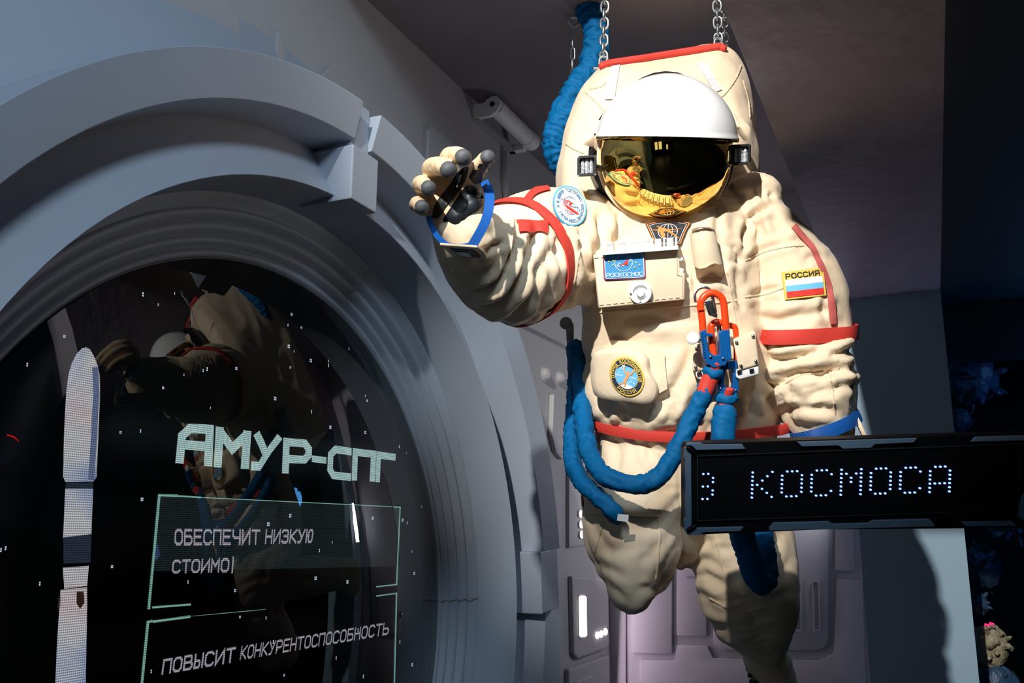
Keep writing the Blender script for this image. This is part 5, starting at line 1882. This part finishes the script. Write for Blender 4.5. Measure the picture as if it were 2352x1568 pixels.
PAT = {
    'К': ['10001', '10010', '10100', '11000', '10100', '10010', '10001'],
    'О': ['01110', '10001', '10001', '10001', '10001', '10001', '01110'],
    'С': ['01110', '10001', '10000', '10000', '10000', '10001', '01110'],
    'М': ['10001', '11011', '10101', '10101', '10001', '10001', '10001'],
    'А': ['01110', '10001', '10001', '10001', '11111', '10001', '10001'],
    'З': ['110', '001', '001', '110', '001', '001', '110'],
}


def dot_letter(ch, c0, wch=5):
    mb = MB()
    for r, row in enumerate(PAT[ch]):
        for k, v in enumerate(row):
            if ch == 'А' and r == 4 and k in (0, 4):
                v = '1'
            if v == '1':
                zx = 503 + 33.7 * (c0 + k) - 1.0 * r
                zy = 312 + 28.4 * r - 0.031 * (zx - 503)
                P = [sp3(zx + 7.6 * math.cos(x), zy + 6.6 * math.sin(x), -0.003) for x in np.linspace(0, 2 * math.pi, 10, endpoint=False)]
                mb.rings([P, [p + FV * 0.004 for p in P]], True, True)
    build(mb, 'dot_letter', M_led, sign, False)


dot_letter('З', -10)
for i, ch in enumerate('КОСМОСА'):
    dot_letter(ch, 6 * i)
# post that carries the sign, just past the right edge of the view
pt = at(2440, 1110, ZSG + 0.06)
mb = MB().tube([(pt[0], pt[1], 0.012), (pt[0], pt[1], pt[2] + 0.12)], 0.022, 20, roundcap=False)
post = build(mb, 'post', M_signb, sign)
build(MB().tube([(pt[0], pt[1], 0.0), (pt[0], pt[1], 0.014)], 0.16, 32, roundcap=False), 'foot_plate', M_signb, sign, bevel=0.002)
build(MB().tube([pt + np.array([0, 0, 0.02]), at(2320, 1105, ZSG + 0.055)], 0.018, 12, roundcap=False), 'arm', M_signb, sign)

# ================================================================== ROUND WINDOW: SCREEN AND GLASS
XS = XW + 0.010
RG = 0.5965 * D
scr = thing('led_screen', 'large dark screen of tiny lamps behind the round window, showing a rocket and text', 'screen', PC + np.array([0.01, 0, 0]))
M_scr = mat('screen_black', (0.003, 0.004, 0.005), 0.3, spec=0.3)
mb = MB()
A = np.linspace(0, 2 * math.pi, 96, endpoint=False)
mb.rings([[(XS - 0.03, PC[1] + RG * math.cos(x), PC[2] + RG * math.sin(x)) for x in A], [(XS, PC[1] + RG * math.cos(x), PC[2] + RG * math.sin(x)) for x in A]], True, True)
build(mb, 'panel', M_scr, scr, False)


def scrp(px, py, k=1):
    return on_x(px, py, XS + 0.0006 * k)


def bil(q):
    """four picture corners TL, TR, BR, BL -> unit square on the screen plane"""
    q = [np.array(p, float) for p in q]

    def fn(u, v):
        p = q[0] * (1 - u) * (1 - v) + q[1] * u * (1 - v) + q[2] * u * v + q[3] * (1 - u) * v
        return scrp(p[0], p[1])
    return fn


L_title = led_mat('led_title', (0.62, 0.90, 0.88), 0.95)
L_text = led_mat('led_text', (0.72, 0.66, 0.78), 0.75)
L_line = led_mat('led_line', (0.40, 0.80, 0.66), 0.75)
L_fill = led_mat('led_fill', (0.16, 0.24, 0.26), 0.10)
L_star = led_mat('led_star', (0.75, 0.80, 1.0), 1.0, 0.02)
L_red = led_mat('led_red', (1.0, 0.02, 0.02), 0.9, 0.02)

# title: heavy letters
HV = {
    'А': [[(.1, 1), (.1, .3), (.32, .1), (1.0, .1)], [(.9, .0), (.9, 1)], [(.1, .52), (.9, .52)]],
    'М': [[(.1, 1), (.1, .0)], [(.08, .08), (.5, .5), (.92, .08)], [(.9, .0), (.9, 1)]],
    'У': [[(.1, 0), (.52, .52)], [(.9, 0), (.36, .88), (.0, .88)]],
    'Р': [[(.1, 1), (.1, .1), (.76, .1), (.9, .25), (.9, .44), (.76, .58), (.1, .58)]],
    '-': [[(.0, .5), (1, .5)]],
    'С': [[(1, .1), (.3, .1), (.1, .28), (.1, .74), (.25, .9), (1, .9)]],
    'П': [[(.1, 1), (.1, .1), (.9, .1), (.9, 1)]],
    'Г': [[(.1, 1), (.1, .1), (1, .1)]],
}
# pixel corners TL TR BR BL of each title letter
TQ = [('А', [(413, 973), (490, 977), (486, 1071), (404, 1063)]), ('М', [(497, 979), (576, 990), (570, 1077), (492, 1073)]), ('У', [(582, 993), (650, 1003), (628, 1081), (576, 1080)]),
      ('Р', [(652, 1006), (716, 1012), (714, 1088), (649, 1087)]), ('-', [(717, 1042), (750, 1046), (749, 1068), (716, 1064)]), ('С', [(755, 1022), (808, 1030), (806, 1103), (752, 1097)]),
      ('П', [(811, 1030), (864, 1036), (860, 1106), (809, 1103)]), ('Г', [(866, 1037), (909, 1043), (906, 1110), (863, 1107)])]
for ch, q in TQ:
    mb = MB()
    fn = bil(q)
    for ln in HV[ch]:
        stroke_faces(mb, ln, 0.235 if ch != '-' else 0.7, fn, 2, 0.0)
    build(mb, 'title_letter', L_title, scr, False)


def line_text(txt, q, name, w=0.21, gap=0.38, m=L_text):
    n = len(txt)
    mb = MB()
    tot = sum((0.7 if c == ' ' else (0.55 if c in '|.' else 1.0)) + gap for c in txt) - gap
    fn = bil(q)
    text_flat(mb, txt, lambda u, v: fn(u / tot, v), 1.0, 1.0, gap, w, 2)
    return build(mb, name, m, scr, False)


line_text('ОБЕСПЕЧИТ', [(403, 1217), (596, 1218), (595, 1248), (402, 1249)], 'text_word')
line_text('НИЗКУЮ', [(612, 1218), (719, 1217), (716, 1244), (610, 1246)], 'text_word')
line_text('СТОИМО|', [(398, 1288), (541, 1283), (539, 1311), (396, 1314)], 'text_word')
line_text('ПОВЫСИТ', [(377, 1516), (540, 1488), (537, 1518), (373, 1546)], 'text_word')
line_text('КОНКУРЕНТОСПОСОБНОСТЬ', [(556, 1485), (894, 1430), (891, 1455), (552, 1513)], 'text_word', 0.18)
# shaded field and line frames
mb = MB()
q = bil([(366, 1138), (918, 1165), (914, 1300), (350, 1312)])
gridquad(mb, lambda u, v: q(u, v) - np.array([0.0003, 0, 0]), 0, 0, 1, 1, 6, 4)
build(mb, 'field', L_fill, scr, False)


def poly_line(pts, w, name='frame_line', m=L_line):
    mb = MB()
    stroke_faces(mb, pts, w, lambda x, y: scrp(x, y, 2), 3)
    return build(mb, name, m, scr, False)


poly_line([(342, 1396), (366, 1137), (405, 1138)], 6)
poly_line([(405, 1138), (460, 1142)], 4)
poly_line([(460, 1142), (900, 1163)], 1.6)
poly_line([(905, 1164), (919, 1165), (911, 1342)], 3)
poly_line([(352, 1394), (436, 1388)], 5)
poly_line([(866, 1347), (908, 1342)], 3)
poly_line([(326, 1568), (340, 1428), (348, 1426)], 6)
poly_line([(354, 1427), (434, 1416)], 6)
poly_line([(866, 1368), (911, 1362)], 3)
poly_line([(911, 1364), (906, 1566)], 3)
poly_line([(436, 1415), (610, 1399)], 1.0)
poly_line([(18, 999), (31, 1003), (42, 1012)], 3.5, 'red_streak', L_red)


# rocket picture: bands of colour across a tall outline
def rocket_mat():
    m = led_mat('led_rocket', (1, 1, 1), 0.85)
    nt = m.node_tree
    em = [n for n in nt.nodes if n.type == 'EMISSION'][0]
    tc = [n for n in nt.nodes if n.type == 'TEX_COORD'][0]
    n = nt.nodes.new('ShaderNodeTexNoise')
    n.inputs['Scale'].default_value = 5.5
    nt.links.new(tc.outputs['Object'], n.inputs['Vector'])
    r = nt.nodes.new('ShaderNodeValToRGB')
    r.color_ramp.elements[0].position = 0.32
    r.color_ramp.elements[0].color = (0.42, 0.52, 0.80, 1)
    r.color_ramp.elements[1].position = 0.68
    r.color_ramp.elements[1].color = (0.95, 0.70, 0.74, 1)
    e = r.color_ramp.elements.new(0.5)
    e.color = (0.85, 0.85, 0.88, 1)
    nt.links.new(n.outputs['Fac'], r.inputs[0])
    nt.links.new(r.outputs[0], em.inputs[0])
    return m


L_rock = rocket_mat()
L_rdk = led_mat('led_rocket_dark', (0.20, 0.28, 0.45), 0.16)
L_rbr = led_mat('led_rocket_brown', (0.30, 0.16, 0.10), 0.16)
L_rsh = led_mat('led_rocket_edge', (0.32, 0.42, 0.72), 0.55)
parts = [
    ('rocket_nose', L_rock, [(197, 797), (206, 801), (215, 816), (224, 838), (229, 862), (230, 900), (226, 1000), (222, 1095), (214, 1106), (150, 1106), (145, 1095), (147, 1000), (152, 900), (157, 862), (164, 836), (176, 812), (188, 800)]),
    ('rocket_collar', L_rdk, [(152, 1108), (214, 1108), (214, 1122), (150, 1122)]),
    ('rocket_stage', L_rock, [(150, 1122), (214, 1122), (210, 1226), (145, 1234)]),
    ('rocket_band', L_rdk, [(145, 1234), (210, 1226), (208, 1292), (146, 1294)]),
    ('rocket_joint', L_rock, [(144, 1303), (204, 1299), (200, 1345), (148, 1352)]),
    ('rocket_body', L_rock, [(139, 1354), (200, 1348), (200, 1400), (197, 1568), (193, 1800), (190, 1960), (112, 1960), (122, 1700), (130, 1500), (136, 1400)]),
    ('rocket_pod', L_rbr, [(133, 1372), (140, 1368), (139, 1396), (132, 1398)]),
    ('rocket_window', L_rbr, [(176, 1358), (192, 1358), (194, 1384), (184, 1398), (176, 1386)]),
]
for nm, m_, pg in parts:
    mb = MB()
    k = 3 if nm in ('rocket_window',) else 1
    c = np.mean(pg, 0)
    mb.rings([[scrp(*(c + (np.array(p) - c) * max(t, .01)), k) for p in pg] for t in (1, .5, 0)], True, False)
    build(mb, nm, m_, scr, False)
mb = MB()
stroke_faces(mb, [(219, 850), (221, 900), (216, 1000), (210, 1095)], 14, lambda x, y: scrp(x, y, 2), 3)
build(mb, 'rocket_shading', L_rsh, scr, False)

# stars: one dotted picture layer
rng = random.Random(4)
mb = MB()
cnt = 0
while cnt < 130:
    y = PC[1] + (rng.random() * 2 - 1) * RG * .97
    z = PC[2] + (rng.random() * 2 - 1) * RG * .97
    if (y - PC[1]) ** 2 + (z - PC[2]) ** 2 > (RG * .96) ** 2:
        continue
    cnt += 1
    s_ = rng.choice([0.0011, 0.0014, 0.0018])
    for dy, dz in ((0, 0), (2.2, 0), (0, 2.2), (2.2, 2.2)) if rng.random() < .5 else ((0, 0), (0, 2.2)):
        yy, zz = y + dy * s_ * 1.3, z + dz * s_ * 1.3
        mb.poly([(XS + .0005, yy - s_, zz - s_), (XS + .0005, yy + s_, zz - s_), (XS + .0005, yy + s_, zz + s_), (XS + .0005, yy - s_, zz + s_)])
M_star = bpy.data.materials.new('star_diode')
M_star.use_nodes = True
bb = M_star.node_tree.nodes['Principled BSDF']
bb.inputs['Base Color'].default_value = (0.02, 0.02, 0.02, 1)
bb.inputs['Emission Color'].default_value = (0.7, 0.8, 1.0, 1)
bb.inputs['Emission Strength'].default_value = 0.8
so = build(mb, 'star_field', M_star, scr, False)
so['kind'] = 'stuff'

# bulging pane
gm = bpy.data.materials.new('window_glass')
gm.use_nodes = True
nt = gm.node_tree
nt.nodes.clear()
out = nt.nodes.new('ShaderNodeOutputMaterial')
mx = nt.nodes.new('ShaderNodeMixShader')
tr = nt.nodes.new('ShaderNodeBsdfTransparent')
tr.inputs[0].default_value = (0.93, 0.95, 0.96, 1)
gl = nt.nodes.new('ShaderNodeBsdfGlossy')
gl.inputs['Roughness'].default_value = 0.0
fr_ = nt.nodes.new('ShaderNodeFresnel')
fr_.inputs[0].default_value = 1.6
nt.links.new(fr_.outputs[0], mx.inputs[0])
nt.links.new(tr.outputs[0], mx.inputs[1])
nt.links.new(gl.outputs[0], mx.inputs[2])
nt.links.new(mx.outputs[0], out.inputs[0])
SAG = 0.15
RC = (RG * RG + SAG * SAG) / (2 * SAG)
mb = MB()
R = []
for i in range(25):
    r = RG * 0.9995 * (1 - i / 24) + 0.0005
    h = math.sqrt(RC * RC - r * r) - (RC - SAG)
    R.append([(XS + 0.004 + h, PC[1] + r * math.cos(x), PC[2] + r * math.sin(x)) for x in A])
mb.rings(R, True, False)
w1_ = struct(build(mb, 'window_1', gm, smooth=True, angle=180))
if w1_.data.polygons[400].normal.x < 0:
    w1_.data.flip_normals()

# ================================================================== DARK CRYSTAL NICHE ON THE RIGHT
YN = 4.85


def crystal(label, px, py, rpx, m, seed, group='crystal rocks in the dark niche', sq=(1, 1, 1)):
    c = on_y(px, py, YN)
    r = rpx * np.linalg.norm(c - CAM) / FPX
    rng_ = random.Random(seed)
    mb = MB()
    t = thing('crystal_rock', label, 'crystal', c, group)
    mb.sphere(c, np.array([r, r * .8, r]) * np.array(sq) * .82, 26, 18)
    Vv = np.array(mb.v)
    n_ = (Vv - c)
    Vv = Vv + n_ * (0.30 * noise3(Vv * 1.3 / r + seed * 3.1) + 0.22 * np.abs(noise3(Vv * 4 / r + seed)))[:, None]
    mesh_obj('core', Vv, mb.f, m, t, False)
    for i in range(16):
        d = np.array([rng_.gauss(0, 1), rng_.gauss(0, 1) - .4, rng_.gauss(0, 1)])
        d /= np.linalg.norm(d)
        ln = r * rng_.uniform(.9, 1.25)
        w = r * rng_.uniform(.07, .16)
        mb = MB().tube([c + d * r * .5, c + d * ln * .92, c + d * ln * 1.05], [w, w * .85, w * .08], 6, roundcap=False)
        build(mb, 'spike', m, t, False)
    return t


crystal('blue crystal rock at the top of the dark niche, with a pointed crown', 2215, 765, 42, M_rock, 1, sq=(.8, 1, 1.2))
crystal('bulky dark blue crystal rock just above the lit sign', 2232, 870, 58, M_rock, 2)
crystal('small dark crystal rock touching the sign top edge from behind', 2203, 965, 28, M_rock, 3)
crystal('dark crystal rock half hidden behind the sign', 2240, 1075, 72, M_rock, 9)
crystal('dark crystal rock right under the sign at the picture edge', 2330, 1205, 50, M_rock, 10, sq=(1.1, 1, .7))
crystal('dark violet crystal rock below the sign, beside the pillar', 2255, 1300, 47, M_rock, 4)
crystal('small dark crystal rock above the beige one', 2242, 1385, 27, M_rock, 5)
crystal('beige crystal rock low in the niche, catching the light', 2276, 1480, 46, M_rockb, 6, sq=(.75, 1, 1.1))
crystal('dark blue crystal rock at the bottom of the niche', 2287, 1582, 50, M_rock, 7)
crystal('dark crystal rock on the niche floor', 2262, 1728, 78, M_rock, 8)
c0 = on_y(2282, 783, YN)
t = thing('neon_tube', 'dim blue light tube in the dark niche on the right', 'light', c0)
build(MB().tube([on_y(2276, 784, YN + .2), on_y(2460, 776, YN + .2)], 0.012, 12), 'tube', M_neon, t)
build(MB().tube([on_y(2272, 784.3, YN + .2), on_y(2276, 784, YN + .2)], 0.013, 12, roundcap=False), 'cap', M_black, t)
for i, (x, y, w) in enumerate([(2278, 818, 'beside the bulky crystal rock'), (2272, 1434, 'on top of the beige crystal rock')]):
    mb = MB()
    for k in range(4):
        mb.sphere(on_y(x - 8 + 5.5 * k, y - 1.5 * k + (k % 2) * 3, YN - .10), 0.006, 8, 6)
    tag(build(mb, 'red_glimmer_string', M_spark), 'tiny red glimmer lights ' + w, 'light')
